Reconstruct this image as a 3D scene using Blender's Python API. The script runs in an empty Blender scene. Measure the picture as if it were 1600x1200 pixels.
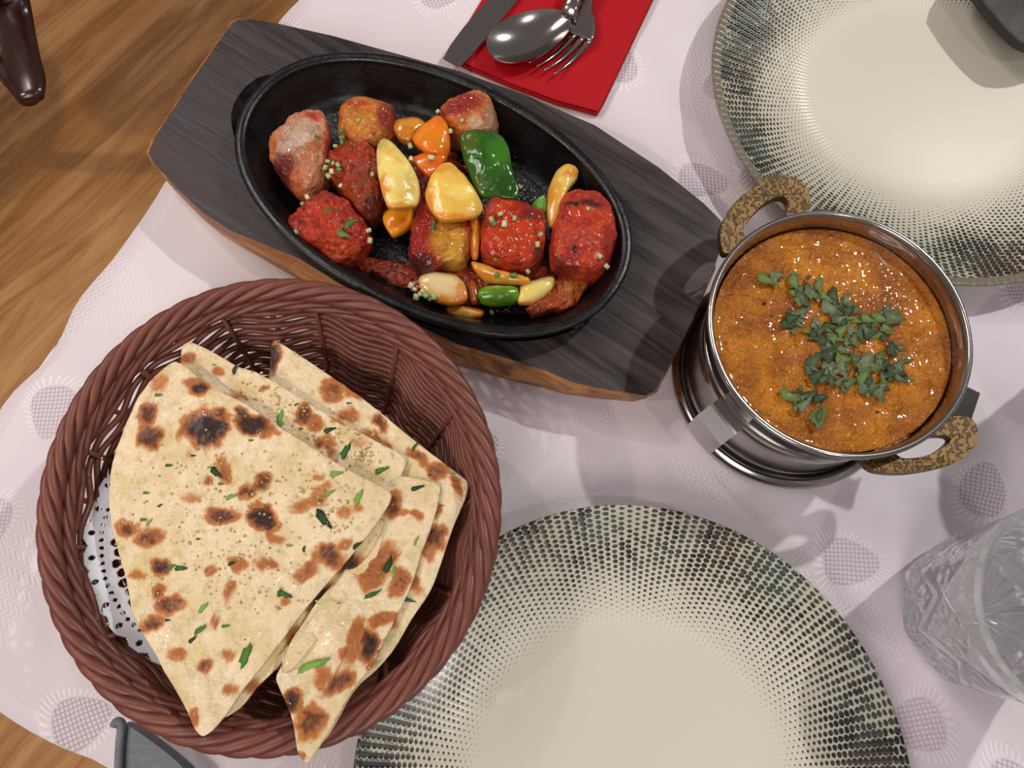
import bpy, bmesh, math, random
from mathutils import Vector, Matrix, Quaternion, noise
from mathutils.geometry import tessellate_polygon
random.seed(7)
PI = math.pi
SC = bpy.context.scene
COL = SC.collection
# ------------------------------------------------------------------ camera, world, lights, exposure
CM = 0.01
TZ = 0.75                     # table top height in metres; all builders below work in cm above it
CAMH, FPX, NAD = 42.0, 1200.0, (775.0, 975.0)
cd = bpy.data.cameras.new('camera'); cam = bpy.data.objects.new('camera', cd); COL.objects.link(cam)
cd.sensor_fit = 'HORIZONTAL'; cd.sensor_width = 36.0; cd.lens = 36.0 * FPX / 1600.0
cd.clip_start = 0.02; cd.clip_end = 60
cam.location = (0, 0, TZ + CAMH * CM)
_n = Vector((NAD[0] - 800, -(NAD[1] - 600), -FPX)).normalized()
ROT = _n.rotation_difference(Vector((0, 0, -1)))
cam.rotation_mode = 'QUATERNION'; cam.rotation_quaternion = ROT
SC.camera = cam
SC.view_settings.view_transform = 'Standard'; SC.view_settings.look = 'None'
SC.view_settings.gamma = 1.0; SC.view_settings.use_curve_mapping = False
SC.view_settings.exposure = 0.0
w = bpy.data.worlds.new('world'); SC.world = w; w.use_nodes = True
w.node_tree.nodes['Background'].inputs[0].default_value = (1.0, 0.90, 0.88, 1)
w.node_tree.nodes['Background'].inputs[1].default_value = 0.17
def lamp(name, loc, power, color, radius=3.0, target=(2, 4, 0), angle=70):
    l = bpy.data.lights.new(name, 'SPOT'); l.energy = power; l.color = color
    l.shadow_soft_size = radius * CM; l.spot_size = math.radians(angle); l.spot_blend = 0.35
    o = bpy.data.objects.new(name, l); COL.objects.link(o)
    o.location = (loc[0] * CM, loc[1] * CM, TZ + loc[2] * CM)
    d = Vector(target) - Vector(loc)
    o.rotation_euler = d.to_track_quat('-Z', 'Y').to_euler()
    return o
lamp('ceiling_spot', (128, 100, 165), 80, (1.0, 1.0, 0.95), 3.0, (12, 8, 0), 42)
lamp('ceiling_spot', (-95, 120, 165), 17, (1.0, 0.88, 0.88), 3.0, (30, 5, 0), 50)
lamp('ceiling_spot', (70, -60, 175), 12, (1.0, 0.93, 0.90), 3.0)
lamp('ceiling_spot', (-150, -30, 160), 50, (1.0, 0.82, 0.62), 4.0, (-66, 50, -75), 56)

def fill_light(name, loc, size, power, color):
    l = bpy.data.lights.new(name, 'AREA'); l.energy = power; l.color = color; l.size = size * CM; l.shape = 'DISK'
    o = bpy.data.objects.new(name, l); COL.objects.link(o); o.location = (loc[0] * CM, loc[1] * CM, TZ + loc[2] * CM)
    o.rotation_euler = (Vector((2, 8, 0)) - Vector(loc)).to_track_quat('-Z', 'Y').to_euler(); return o
fill_light('soft_fill', (-60, -150, 165), 100, 20, (1.0, 0.93, 0.92))  # added fill behind the camera, stands in for soft ceiling bounce
fill_light('soft_fill', (-110, 90, 175), 90, 11, (1.0, 0.90, 0.92))  # second added fill from the upper left, no fixture known there

# ------------------------------------------------------------------ helpers
def P(px, py, z=0.0):
    r = ROT @ Vector((px - 800, -(py - 600), -FPX))
    t = (z - CAMH) / r.z
    return Vector((r.x * t, r.y * t, z))
def PX(pts, z=0.0):
    return [P(a, b, z) for a, b in pts]
def tag(o, label, cat, group=None, kind=None):
    if label: o['label'] = label
    if cat: o['category'] = cat
    if group: o['group'] = group
    if kind: o['kind'] = kind
    return o
def W(v): return Vector((v[0] * CM, v[1] * CM, TZ + v[2] * CM))
class MB:
    def __init__(s): s.v = []; s.f = []; s.c = []; s.mi = []; s.uv = None
    def add(s, vs, fs, col=None, mi=0):
        b = len(s.v); s.v += [tuple(v) for v in vs]
        s.f += [tuple(b + i for i in f) for f in fs]; s.mi += [mi] * len(fs)
        if col is not None:
            if callable(col): s.c += [col(*v) for v in vs]
            elif isinstance(col, list): s.c += col
            else: s.c += [tuple(col)] * len(vs)
    def build(s, name, mats, parent=None, origin=None, smooth=True, sharp=None):
        org = Vector(parent['o3']) if (parent is not None and 'o3' in parent) else Vector(origin if origin is not None else (0, 0, 0))
        me = bpy.data.meshes.new(name)
        me.from_pydata([((v[0] - org[0]) * CM, (v[1] - org[1]) * CM, (v[2] - org[2]) * CM) for v in s.v], [], s.f)
        if not isinstance(mats, (list, tuple)): mats = [mats]
        for m in mats: me.materials.append(m)
        me.polygons.foreach_set('material_index', s.mi)
        me.polygons.foreach_set('use_smooth', [smooth] * len(s.f))
        if s.c and len(s.c) == len(s.v):
            a = me.color_attributes.new('Col', 'FLOAT_COLOR', 'POINT')
            flat = []
            for c in s.c: flat += [c[0], c[1], c[2], 1.0]
            a.data.foreach_set('color', flat)
        bm = bmesh.new(); bm.from_mesh(me); bmesh.ops.recalc_face_normals(bm, faces=bm.faces); bm.to_mesh(me); bm.free()
        if sharp: me.set_sharp_from_angle(angle=math.radians(sharp))
        me.update()
        o = bpy.data.objects.new(name, me); COL.objects.link(o)
        if parent is not None:
            if parent.type == 'MESH' or parent.type == 'EMPTY': o.parent = parent
        else:
            o.location = W(org)
        o['o3'] = tuple(org)
        return o
def empty(name, org, label=None, cat=None, group=None):
    o = bpy.data.objects.new(name, None); COL.objects.link(o); o.location = W(org); o['o3'] = tuple(org)
    o.empty_display_size = 0.02
    return tag(o, label, cat, group)
def nz(x, y, z=0.0, s=1.0): return noise.noise(Vector((x * s, y * s, z * s)))
def fb(x, y, z=0.0, s=1.0, o=3):
    t = 0; a = 1; n = 0
    for i in range(o):
        t += a * noise.noise((x * s + i * 7.3, y * s, z * s)); n += a; a *= .5; s *= 2.1
    return t / n
def mix(a, b, t):
    t = max(0, min(1, t)); return tuple(a[i] + (b[i] - a[i]) * t for i in range(3))
def ss(a, b, x):
    t = max(0, min(1, (x - a) / (b - a))); return t * t * (3 - 2 * t)
def srgb(r, g, b):
    f = lambda c: (c / 255 / 12.92) if c <= 10 else ((c / 255 + .055) / 1.055) ** 2.4
    return (f(r), f(g), f(b))
def catmull(pts, closed=True, k=6):
    n = len(pts); out = []
    for i in range(n if closed else n - 1):
        if closed: a, b, c, d = pts[i - 1], pts[i], pts[(i + 1) % n], pts[(i + 2) % n]
        else: a, b, c, d = pts[max(i - 1, 0)], pts[i], pts[i + 1], pts[min(i + 2, n - 1)]
        for j in range(k):
            t = j / k
            out.append(.5 * ((2 * b) + (c - a) * t + (2 * a - 5 * b + 4 * c - d) * t * t + (3 * b - a - 3 * c + d) * t ** 3))
    if not closed: out.append(pts[-1].copy())
    return out
def chaikin(pts, it=2, q=.25):
    for _ in range(it):
        o = []
        for i in range(len(pts)):
            a, b = pts[i], pts[(i + 1) % len(pts)]
            o += [a.lerp(b, q), a.lerp(b, 1 - q)]
        pts = o
    return pts
def resample(pts, n, closed=True):
    q = pts + [pts[0]] if closed else pts
    L = [0]
    for i in range(1, len(q)): L.append(L[-1] + (q[i] - q[i - 1]).length)
    out = []; j = 0
    m = n if closed else n - 1
    for i in range(n):
        t = L[-1] * i / m
        while j < len(q) - 2 and L[j + 1] < t: j += 1
        d = L[j + 1] - L[j]
        out.append(q[j].lerp(q[j + 1], (t - L[j]) / d if d > 1e-9 else 0))
    return out
def tube(mb, pts, rad, closed=False, k=8, col=None, up=Vector((0, 0, 1)), flat=1.0, mi=0):
    n = len(pts); vs = []; fs = []
    for i, p in enumerate(pts):
        a = pts[(i - 1) % n] if (closed or i > 0) else p
        b = pts[(i + 1) % n] if (closed or i < n - 1) else p
        t = (b - a).normalized()
        s = t.cross(up)
        if s.length < 1e-4: s = t.cross(Vector((1, 0, 0)))
        s.normalize(); u = s.cross(t).normalized()
        r = rad(i / (n - 1)) if callable(rad) else rad
        for j in range(k):
            an = 2 * PI * j / k
            vs.append(p + s * (math.cos(an) * r) + u * (math.sin(an) * r * flat))
    for i in range(n if closed else n - 1):
        for j in range(k):
            a = i * k + j; b = i * k + (j + 1) % k; c = ((i + 1) % n) * k + (j + 1) % k; d = ((i + 1) % n) * k + j
            fs.append((a, b, c, d))
    if not closed:
        fs.append(tuple(range(k))[::-1]); fs.append(tuple((n - 1) * k + j for j in range(k)))
    mb.add(vs, fs, col, mi)
def lathe(mb, prof, c=(0, 0), seg=96, e=None, col=None, mi=0, close=False):
    vs = []; fs = []; n = len(prof)
    for i in range(seg):
        a = 2 * PI * i / seg
        for r, z in prof:
            rr = r * (e(a) if e else 1)
            vs.append((c[0] + rr * math.cos(a), c[1] + rr * math.sin(a), z))
    for i in range(seg):
        for j in range(n if close else n - 1):
            a = i * n + j; b = ((i + 1) % seg) * n + j; jj = (j + 1) % n
            fs.append((a, b, ((i + 1) % seg) * n + jj, i * n + jj))
    mb.add(vs, fs, col, mi)
def prism(mb, outline, z0, z1, holes=(), mi=0, bev=0.0, col=None):
    """solid slab between z0 and z1 (numbers or functions of x, y) with optional holes"""
    Z0 = z0 if callable(z0) else (lambda x, y: z0); Z1 = z1 if callable(z1) else (lambda x, y: z1)
    loops = [outline] + list(holes)
    tri = tessellate_polygon([[Vector((p[0], p[1], 0)) for p in l] for l in loops])
    flat = [p for l in loops for p in l]; n = len(flat)
    vs = [(p[0], p[1], Z1(p[0], p[1])) for p in flat] + [(p[0], p[1], Z0(p[0], p[1])) for p in flat]
    fs = [tuple(t) for t in tri] + [tuple(i + n for i in t)[::-1] for t in tri]
    s = 0
    for l in loops:
        m = len(l)
        for i in range(m):
            a = s + i; b = s + (i + 1) % m; fs.append((a, b, b + n, a + n))
        s += m
    mb.add(vs, fs, col, mi)
def pillow(mb, outline, zb, zt, rings=12, seg=64, p=3.0, amp=0.0, sc=1.0, zf=None, col=None, xy=0.0, centre=None, zmid=.5, mi=0, off=0.0):
    """closed rounded solid over a star-shaped outline; zf(x,y) lifts the whole body"""
    o = resample(outline, seg)
    c = Vector(centre) if centre is not None else sum(o, Vector((0, 0, 0))) / len(o)
    vs = []; fs = []
    def put(t, h):
        for q in o:
            x = c.x + (q.x - c.x) * t; y = c.y + (q.y - c.y) * t
            b = zf(x, y) if zf else 0
            z = zb + (zt - zb) * h
            if amp:
                n1 = fb(x + off, y, z, sc); z += amp * (n1 + .35 * fb(x - off, y, z, sc * 3.3, 2)) * (0.35 + .65 * h)
                if xy:
                    r = 1 + xy * fb(x + 9 + off, y + 3, z, sc); x = c.x + (x - c.x) * r; y = c.y + (y - c.y) * r
            vs.append((x, y, z + b))
    seq = []
    for i in range(1, rings + 1):
        u = i / rings * PI / 2; seq.append((max(math.sin(u), 1e-3) ** (2 / p) if i < rings else 1.0, zmid + (1 - zmid) * max(math.cos(u), 0) ** (2 / p)))
    # refill the flat middle evenly
    full = []
    t0 = seq[0][0]; m = max(1, int(t0 * rings))
    for i in range(1, m): 
        t = t0 * i / m; full.append((t, zmid + (1 - zmid) * (1 - t ** p) ** (1 / p)))
    full += seq
    for t, h in full: put(t, h)
    nb = 4
    for i in range(1, nb + 1):
        u = i / nb * PI / 2; put(max(math.cos(u), .25) ** (2 / p) if i < nb else .5, zmid * (1 - math.sin(u) ** (2 / p)))
    rows = len(full) + nb; seg = len(o)
    for i in range(rows - 1):
        for j in range(seg):
            fs.append((i * seg + j, i * seg + (j + 1) % seg, (i + 1) * seg + (j + 1) % seg, (i + 1) * seg + j))
    zc = sum(vs[j][2] for j in range(seg)) / seg
    vs.append((c.x, c.y, zc)); ct = len(vs) - 1
    for j in range(seg): fs.append((ct, (j + 1) % seg, j))
    fs.append(tuple((rows - 1) * seg + j for j in range(seg)))
    mb.add(vs, fs, col, mi)
# ---- materials
class M:
    def __init__(s, name):
        s.m = bpy.data.materials.new(name); s.m.use_nodes = True; s.t = s.m.node_tree
        s.b = s.t.nodes['Principled BSDF']; s.tc = None
    def co(s):
        if not s.tc: s.tc = s.t.nodes.new('ShaderNodeTexCoord')
        return s.tc.outputs['Object']
    def node(s, typ, ins=None, out=0, **kw):
        n = s.t.nodes.new(typ)
        for k, v in kw.items(): setattr(n, k, v)
        for k, v in (ins or {}).items():
            if isinstance(v, bpy.types.NodeSocket): s.t.links.new(v, n.inputs[k])
            else: n.inputs[k].default_value = v
        return n.outputs[out]
    def mt(s, op, a, b=0.0, c=0.0): return s.node('ShaderNodeMath', {0: a, 1: b, 2: c}, operation=op)
    def noise(s, scale, detail=3, vec=None, rough=.55, dist=0.0): return s.node('ShaderNodeTexNoise', {'Vector': vec or s.co(), 'Scale': scale, 'Detail': detail, 'Roughness': rough, 'Distortion': dist})
    def mapv(s, scale=(1, 1, 1), rot=(0, 0, 0), vec=None): return s.node('ShaderNodeMapping', {'Vector': s.node('ShaderNodeMapping', {'Vector': vec or s.co(), 'Rotation': rot}), 'Scale': scale})
    def sm(s, x, a, b, lo=0.0, hi=1.0): return s.node('ShaderNodeMapRange', {0: x, 1: a, 2: b, 3: lo, 4: hi}, interpolation_type='SMOOTHSTEP')
    def mix(s, f, a, b, mode='MIX'):
        n = s.t.nodes.new('ShaderNodeMix'); n.data_type = 'RGBA'; n.blend_type = mode
        for i, v in ((0, f), (6, a), (7, b)):
            if isinstance(v, bpy.types.NodeSocket): s.t.links.new(v, n.inputs[i])
            else: n.inputs[i].default_value = (*v, 1) if isinstance(v, tuple) else v
        return n.outputs[2]
    def set(s, **kw):
        for k, v in kw.items():
            k = {'col': 'Base Color', 'rough': 'Roughness', 'metal': 'Metallic', 'ior': 'IOR', 'trans': 'Transmission Weight', 'coat': 'Coat Weight', 'crough': 'Coat Roughness', 'sub': 'Subsurface Weight', 'spec': 'Specular IOR Level', 'sheen': 'Sheen Weight', 'alpha': 'Alpha'}.get(k, k)
            if isinstance(v, bpy.types.NodeSocket): s.t.links.new(v, s.b.inputs[k])
            else: s.b.inputs[k].default_value = (*v, 1) if isinstance(v, tuple) and len(v) == 3 else v
        return s
    def bump(s, h, strength=.5, dist=.001):
        o = s.node('ShaderNodeBump', {'Height': h, 'Strength': strength, 'Distance': dist}); s.t.links.new(o, s.b.inputs['Normal']); return s
    def vcol(s): return s.node('ShaderNodeAttribute', attribute_name='Col')

# cloth: woven damask, medallions with lattice and hatched borders
c_ = M('damask_cloth')
v2 = c_.mapv((1, 1, 0), (0, 0, .35))
wv = c_.node('ShaderNodeVectorMath', {0: v2, 1: c_.node('ShaderNodeVectorMath', {0: c_.node('ShaderNodeTexNoise', {'Vector': c_.co(), 'Scale': 14.0}, out=1), 'Scale': .010}, operation='SCALE')}, operation='ADD')
vor = c_.t.nodes.new('ShaderNodeTexVoronoi'); vor.inputs['Scale'].default_value = 14.5; vor.inputs['Randomness'].default_value = .55
c_.t.links.new(wv, vor.inputs['Vector'])
loc = c_.node('ShaderNodeVectorMath', {0: wv, 1: vor.outputs['Position']}, operation='SUBTRACT')
cr = c_.node('ShaderNodeSeparateXYZ', {0: vor.outputs['Color']}); cg = cr.node.outputs[1]
loc = c_.node('ShaderNodeVectorRotate', {'Vector': loc, 'Angle': c_.mt('MULTIPLY', cr, 6.28)}, rotation_type='Z_AXIS')
sx = c_.node('ShaderNodeSeparateXYZ', {0: loc}); sy = sx.node.outputs[1]
# leaf outline: ellipse whose one end is pinched
yy = c_.mt('MULTIPLY', sy, c_.mt('ADD', 1.35, c_.mt('MULTIPLY', sx, 34.0)))
d = c_.mt('SQRT', c_.mt('ADD', c_.mt('MULTIPLY', sx, sx), c_.mt('MULTIPLY', yy, yy)))
on = c_.sm(cg, .42, .46)
inner = c_.mt('MULTIPLY', on, c_.sm(d, .0158, .0150)); ring = c_.mt('MULTIPLY', on, c_.mt('MULTIPLY', c_.sm(d, .0160, .0168), c_.sm(d, .0220, .0205)))
lat = c_.mt('MULTIPLY', c_.mt('ABSOLUTE', c_.mt('SINE', c_.mt('MULTIPLY', sx, 1350.0))), c_.mt('ABSOLUTE', c_.mt('SINE', c_.mt('MULTIPLY', sy, 1350.0))))
ang = c_.mt('ARCTAN2', yy, sx)
hatch = c_.mt('SINE', c_.mt('ADD', c_.mt('MULTIPLY', ang, 40.0), c_.mt('MULTIPLY', d, 500.0)))
chev = c_.mt('SINE', c_.mt('ADD', c_.mt('MULTIPLY', c_.node('ShaderNodeSeparateXYZ', {0: v2}), 1900.0), c_.mt('MULTIPLY', c_.mt('PINGPONG', c_.node('ShaderNodeSeparateXYZ', {0: v2}, out=1), .004), 1900.0)))
cmask = c_.mt('MULTIPLY', c_.sm(c_.noise(9.0, 1), .56, .59), c_.sm(d, .022, .025))
vein = c_.node('ShaderNodeMapRange', {0: c_.node('ShaderNodeTexVoronoi', {'Vector': wv, 'Scale': 19.0}, feature='DISTANCE_TO_EDGE'), 1: .0, 2: .045, 3: 1.0, 4: 0.0})
vein = c_.mt('MULTIPLY', vein, c_.sm(c_.noise(12.0, 1), .45, .55))
H = c_.mt('ADD', c_.mt('MULTIPLY', inner, lat), c_.mt('ADD', c_.mt('MULTIPLY', ring, c_.mt('MULTIPLY', hatch, .35)), c_.mt('ADD', c_.mt('MULTIPLY', cmask, c_.mt('MULTIPLY', chev, .3)), c_.mt('MULTIPLY', vein, .4))))
H2 = c_.mt('ADD', H, c_.mt('MULTIPLY', c_.noise(900, 2), .25))
cc = c_.mix(c_.mt('MULTIPLY', inner, c_.sm(lat, .55, .15)), srgb(214, 206, 210), srgb(178, 166, 176))
cc = c_.mix(c_.mt('MULTIPLY', ring, c_.sm(hatch, -.2, .8, 0, .7)), cc, srgb(234, 228, 230))
cc = c_.mix(c_.mt('MULTIPLY', cmask, c_.sm(chev, 0, .8, 0, .5)), cc, srgb(232, 226, 228))
cc = c_.mix(c_.sm(c_.noise(7.0, 2), .4, .65, 0, .35), cc, srgb(198, 180, 192))
c_.set(col=cc, rough=.62, sheen=.1, spec=.3).bump(H2, .55, .0006)
CLOTH = c_.m
# floor wood
c_ = M('oak_floor'); v = c_.mapv((2.0, 16, 1), (0, 0, -.92))
g = c_.noise(1.6, 9, v, .66, .8); g2 = c_.noise(1.3, 4, c_.mapv((1.5, 5, 1), (0, 0, -.92)), .6)
k = c_.mix(c_.sm(g, .34, .66), srgb(150, 102, 56), srgb(204, 154, 100)); k = c_.mix(c_.sm(g2, .35, .7, 0, .55), k, srgb(160, 104, 44))
kn = c_.node('ShaderNodeTexVoronoi', {'Vector': c_.mapv((4, 9, 1), (0, 0, -.92)), 'Scale': 1.7}); k = c_.mix(c_.sm(kn, .09, .03, 0, .7), k, srgb(70, 42, 18))
c_.set(col=k, rough=.5, spec=.35).bump(g, .2, .002); FLOOR = c_.m
# burnt platter wood
def wood(name, a, b, rot, sc=1.0, rough=.5):
    c_ = M(name); v = c_.mapv((9 * sc, 130 * sc, 60 * sc), (0, 0, rot))
    g = c_.noise(1.0, 7, v, .62, .8); k = c_.mix(c_.sm(g, .32, .7), a, b)
    g2 = c_.noise(9.0, 3); k = c_.mix(c_.sm(g2, .62, .8, 0, .35), k, srgb(118, 108, 108))
    c_.set(col=k, rough=c_.sm(g, .3, .7, rough - .1, rough + .15), spec=.35).bump(g, .45, .0012); return c_.m
BURNT = wood('burnt_wood', srgb(25, 19, 20), srgb(68, 58, 57), .62, rough=.46)
BARE = wood('bare_wood', srgb(112, 66, 32), srgb(206, 146, 86), .62, rough=.5)
# iron
c_ = M('cast_iron'); c_.set(col=srgb(13, 12, 13), rough=c_.sm(c_.noise(60, 3), .3, .7, .22, .42), spec=.45).bump(c_.noise(420, 3), .35, .0006); IRON = c_.m
c_ = M('oily_iron'); c_.set(col=srgb(10, 10, 12), rough=.2, spec=.6, coat=.4, crough=.08).bump(c_.noise(330, 3), .9, .002); OILY = c_.m
def simple(name, col, rough=.5, metal=0.0, **kw):
    return M(name).set(col=col, rough=rough, metal=metal, **kw).m
STEEL = simple('polished_steel', (.44, .41, .39), .16, 1.0)
c_ = M('brushed_steel'); c_.set(col=(.55, .53, .52), rough=.3, metal=1.0).bump(c_.noise(40, 3, c_.mapv((1, 1, 40))), .1, .0005); BRUSHED = c_.m
DARKST = simple('dark_steel', (.06, .055, .05), .25, .8)
# brass engraved
c_ = M('engraved_brass'); vv = c_.node('ShaderNodeTexWave', {'Vector': c_.co(), 'Scale': 60.0, 'Distortion': 9.0, 'Detail': 1.0, 'Detail Scale': 5.0 })
e_ = c_.sm(vv, .15, .45)
c_.set(col=c_.mix(e_, srgb(64, 46, 22), srgb(102, 76, 38)), metal=.6, rough=.42).bump(e_, .5, .0008); BRASS = c_.m
# wicker
c_ = M('brown_poly_rattan'); g = c_.noise(160, 3, c_.mapv((1, 1, 1)))
c_.set(col=c_.mix(c_.noise(35, 2), srgb(92, 48, 38), srgb(128, 72, 58)), rough=.42, spec=.45).bump(g, .25, .0008); WICK = c_.m
PAPER = M('white_paper').set(col=srgb(226, 228, 232), rough=.8).m
# food with vertex colours
def food(name, rough, bs, bstr, bd, coat=0.0, sub=.0, mottle=0.0):
    c_ = M(name); n = c_.noise(bs, 5, rough=.65); k = c_.vcol()
    if mottle: k = c_.mix(c_.sm(c_.noise(bs * .7, 4), .35, .7, 0, mottle), k, c_.mix(1.0, k, (.5, .3, .2), 'MULTIPLY'))
    c_.set(col=k, rough=rough, coat=coat, crough=.08, sub=sub, spec=.35).bump(n, bstr, bd)
    c_.b.inputs['Subsurface Radius'].default_value = (.006, .003, .0015); c_.b.inputs['Subsurface Scale'].default_value = .5
    return c_.m
NAAN = food('naan_bread', .36, 190, .9, .003, .25, .0, .16)
MEAT = food('spiced_meat', .34, 330, 1.0, .0045, .6, .0, .45)
VEG = food('glazed_vegetable', .2, 70, .4, .0022, .6, .12, .25)
LEAF = food('herb_leaf', .5, 300, .5, .001, .1)
c_ = M('brown_sauce'); c_.set(col=c_.mix(c_.noise(140, 4), srgb(84, 16, 4), srgb(176, 62, 8)), rough=.12, coat=.8, crough=.05).bump(c_.noise(220, 4), .9, .003); SAUCE = c_.m
c_ = M('orange_curry'); n1 = c_.noise(45, 5, rough=.6); n2 = c_.noise(230, 4, rough=.7)
k = c_.mix(c_.sm(n1, .35, .68), srgb(140, 74, 0), srgb(190, 116, 0)); k = c_.mix(c_.sm(n2, .62, .72, 0, .8), k, srgb(206, 150, 36)); k = c_.mix(c_.sm(c_.noise(170, 2), .72, .77), k, srgb(40, 20, 6))
c_.set(col=k, rough=.3, coat=.8, crough=.03, spec=.3).bump(c_.mt('ADD', c_.noise(120, 3), c_.mt('MULTIPLY', c_.noise(380, 2), .3)), 1.0, .0055); CURRY = c_.m
c_ = M('red_paper'); c_.set(col=srgb(166, 3, 18), rough=.6, spec=.25).bump(c_.noise(900, 2), .15, .0003); RED = c_.m
# plate glaze: woven dots denser to the rim
def plate_mat():
    c_ = M('woven_relief_glaze'); s3 = c_.node('ShaderNodeSeparateXYZ', {0: c_.co()}); y = s3.node.outputs[1]
    r = c_.mt('SQRT', c_.mt('ADD', c_.mt('MULTIPLY', s3, s3), c_.mt('MULTIPLY', y, y)))
    th = c_.mt('ARCTAN2', y, s3)
    u = c_.mt('MULTIPLY', th, 190 / (2 * PI)); fu = c_.mt('FRACT', c_.mt('ADD', u, 400.0))
    v = c_.mt('ADD', c_.mt('DIVIDE', r, .0025), c_.mt('MULTIPLY', c_.mt('FLOOR', c_.mt('MULTIPLY', c_.mt('ADD', u, 400.0), 1.0)), .5))
    fv = c_.mt('FRACT', v)
    du = c_.mt('MULTIPLY', c_.mt('ABSOLUTE', c_.mt('SUBTRACT', fu, .5)), 2.0); dv = c_.mt('MULTIPLY', c_.mt('ABSOLUTE', c_.mt('SUBTRACT', fv, .5)), 2.0)
    dd = c_.mt('SQRT', c_.mt('ADD', c_.mt('MULTIPLY', du, du), c_.mt('MULTIPLY', dv, dv)))
    big = c_.sm(r, .062, .120, .05, .98)
    nn = c_.mt('ADD', c_.mt('MULTIPLY', c_.noise(16, 3), .6), c_.mt('MULTIPLY', c_.noise(230, 2), .4)); big = c_.mt('MULTIPLY', big, c_.sm(nn, .36, .62, .62, 1.2))
    dot = c_.mt('MULTIPLY', c_.node('ShaderNodeMapRange', {0: c_.mt('SUBTRACT', big, dd), 1: -.05, 2: .15, 3: 0.0, 4: 1.0}), c_.sm(r, .066, .086))
    rib = c_.mt('MULTIPLY', c_.mt('SINE', c_.mt('MULTIPLY', fu, PI)), c_.sm(r, .068, .1))
    base = c_.mix(c_.sm(r, .09, .130, 0, .5), srgb(208, 203, 184), srgb(146, 146, 126))
    dc = c_.mix(c_.sm(c_.noise(22, 3), .35, .65), srgb(60, 72, 66), srgb(62, 48, 38)); dc = c_.mix(c_.sm(c_.noise(60, 2), .45, .62), dc, srgb(28, 30, 30))
    k = c_.mix(dot, base, dc)
    k = c_.mix(c_.sm(r, .1335, .1345), k, srgb(120, 112, 96))
    c_.set(col=k, rough=.3, spec=.4, coat=.15, crough=.12).bump(c_.mt('ADD', c_.mt('MULTIPLY', rib, 1.0), c_.mt('MULTIPLY', dot, -.6)), .7, .0009)
    return c_.m
PLATE = plate_mat()
c_ = M('clear_crystal'); c_.set(col=(1.0, 1.0, 1.0), rough=.0, trans=.84, ior=1.47); GLASS = c_.m
CHAIRM = simple('dark_polished_wood', srgb(44, 15, 9), .25, spec=.6)
c_ = M('charcoal_leather'); c_.set(col=srgb(42, 38, 34), rough=.55).bump(c_.noise(500, 3), .3, .0006); CHAR = c_.m
c_ = M('blue_grey_cloth'); c_.set(col=c_.mix(c_.noise(120, 4, c_.mapv((1, 3, 1))), srgb(84, 92, 98), srgb(128, 136, 142)), rough=.7).bump(c_.noise(700, 3), .5, .0008); GREYC = c_.m
TABLEW = simple('table_wood', srgb(120, 78, 44), .45)
WALLM = simple('wall_paint', srgb(170, 120, 90), .8)

# ------------------------------------------------------------------ setting
mb = MB(); mb.add([(-220, -220, -75), (260, -220, -75), (260, 260, -75), (-220, 260, -75)], [(0, 1, 2, 3)])
fl = mb.build('floor', FLOOR, smooth=False); fl['kind'] = 'structure'
# ------------------------------------------------------------------ table under the cloth
cor = P(-228, 975, 0)
dA = (P(460, 0, 0) - P(0, 640, 0)).normalized(); dB = Vector((dA.y, -dA.x, 0))
def T(a, b, z=0.0): return Vector((cor.x + dA.x * a + dB.x * b, cor.y + dA.y * a + dB.y * b, z))
LA, LB = 118.0, 84.0
def round_rect(ins, r=7.0, n=8, z=0.0):
    out = []
    for (a, b, s) in ((ins + r, ins + r, PI), (LA - ins - r, ins + r, 1.5 * PI), (LA - ins - r, LB - ins - r, 0), (ins + r, LB - ins - r, .5 * PI)):
        for i in range(n + 1):
            t = s + PI / 2 * i / n; out.append(T(a + r * math.cos(t), b + r * math.sin(t), z))
    return out
tb = empty('dining_table', T(LA / 2, LB / 2, -75), 'rectangular wooden dining table almost hidden below the white damask tablecloth', 'table')
mb = MB(); prism(mb, round_rect(.8), -3.3, -.35); mb.build('tabletop', TABLEW, tb, smooth=False)
for a in (10, LA - 10):
    for b in (10, LB - 10):
        mb = MB(); q = T(a, b)
        prism(mb, [q + Vector((x, y, 0)) for x, y in ((-3, -3), (3, -3), (3, 3), (-3, 3))], -75, -3.3); mb.build('leg', TABLEW, tb, smooth=False)
# tablecloth: sheet with soft creases and hanging folded skirt
def creases(x, y):
    z = .10 * fb(x, y, 0, .09, 2)
    for (px, py, qx, qy, wd, am) in CREASE:
        dx, dy = qx - px, qy - py; L = math.hypot(dx, dy); t = ((x - px) * dx + (y - py) * dy) / L / L
        if -.1 < t < 1.1:
            d = ((x - px) * dy - (y - py) * dx) / L + .5 * math.sin(t * 5 + px)
            z += am * math.exp(-(d / wd) ** 2) * ss(-.1, .2, t) * (1 - ss(.8, 1.1, t))
    return z
CREASE = []
for (a, b, c, d, wd, am) in ((1240, 760, 1420, 830, .5, .16), (1500, 590, 1560, 800, .6, .2), (1540, 660, 1600, 830, .5, .22), (1360, 740, 1590, 770, .5, .15), (20, 700, 120, 560, 1.0, .18), (90, 1000, 200, 1170, .8, .2), (1010, 720, 1090, 830, .5, .12), (960, 20, 1110, 230, .7, .14), (1500, 1090, 1400, 1190, .8, .18), (1040, 230, 1100, 330, .6, .12), (0, 860, 60, 1100, .9, .14), (300, 320, 470, 440, .6, .1)):
    A_, B_ = P(a, b), P(c, d); CREASE.append((A_.x, A_.y, B_.x, B_.y, wd, am))
mb = MB(); vs = []; fs = []
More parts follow.
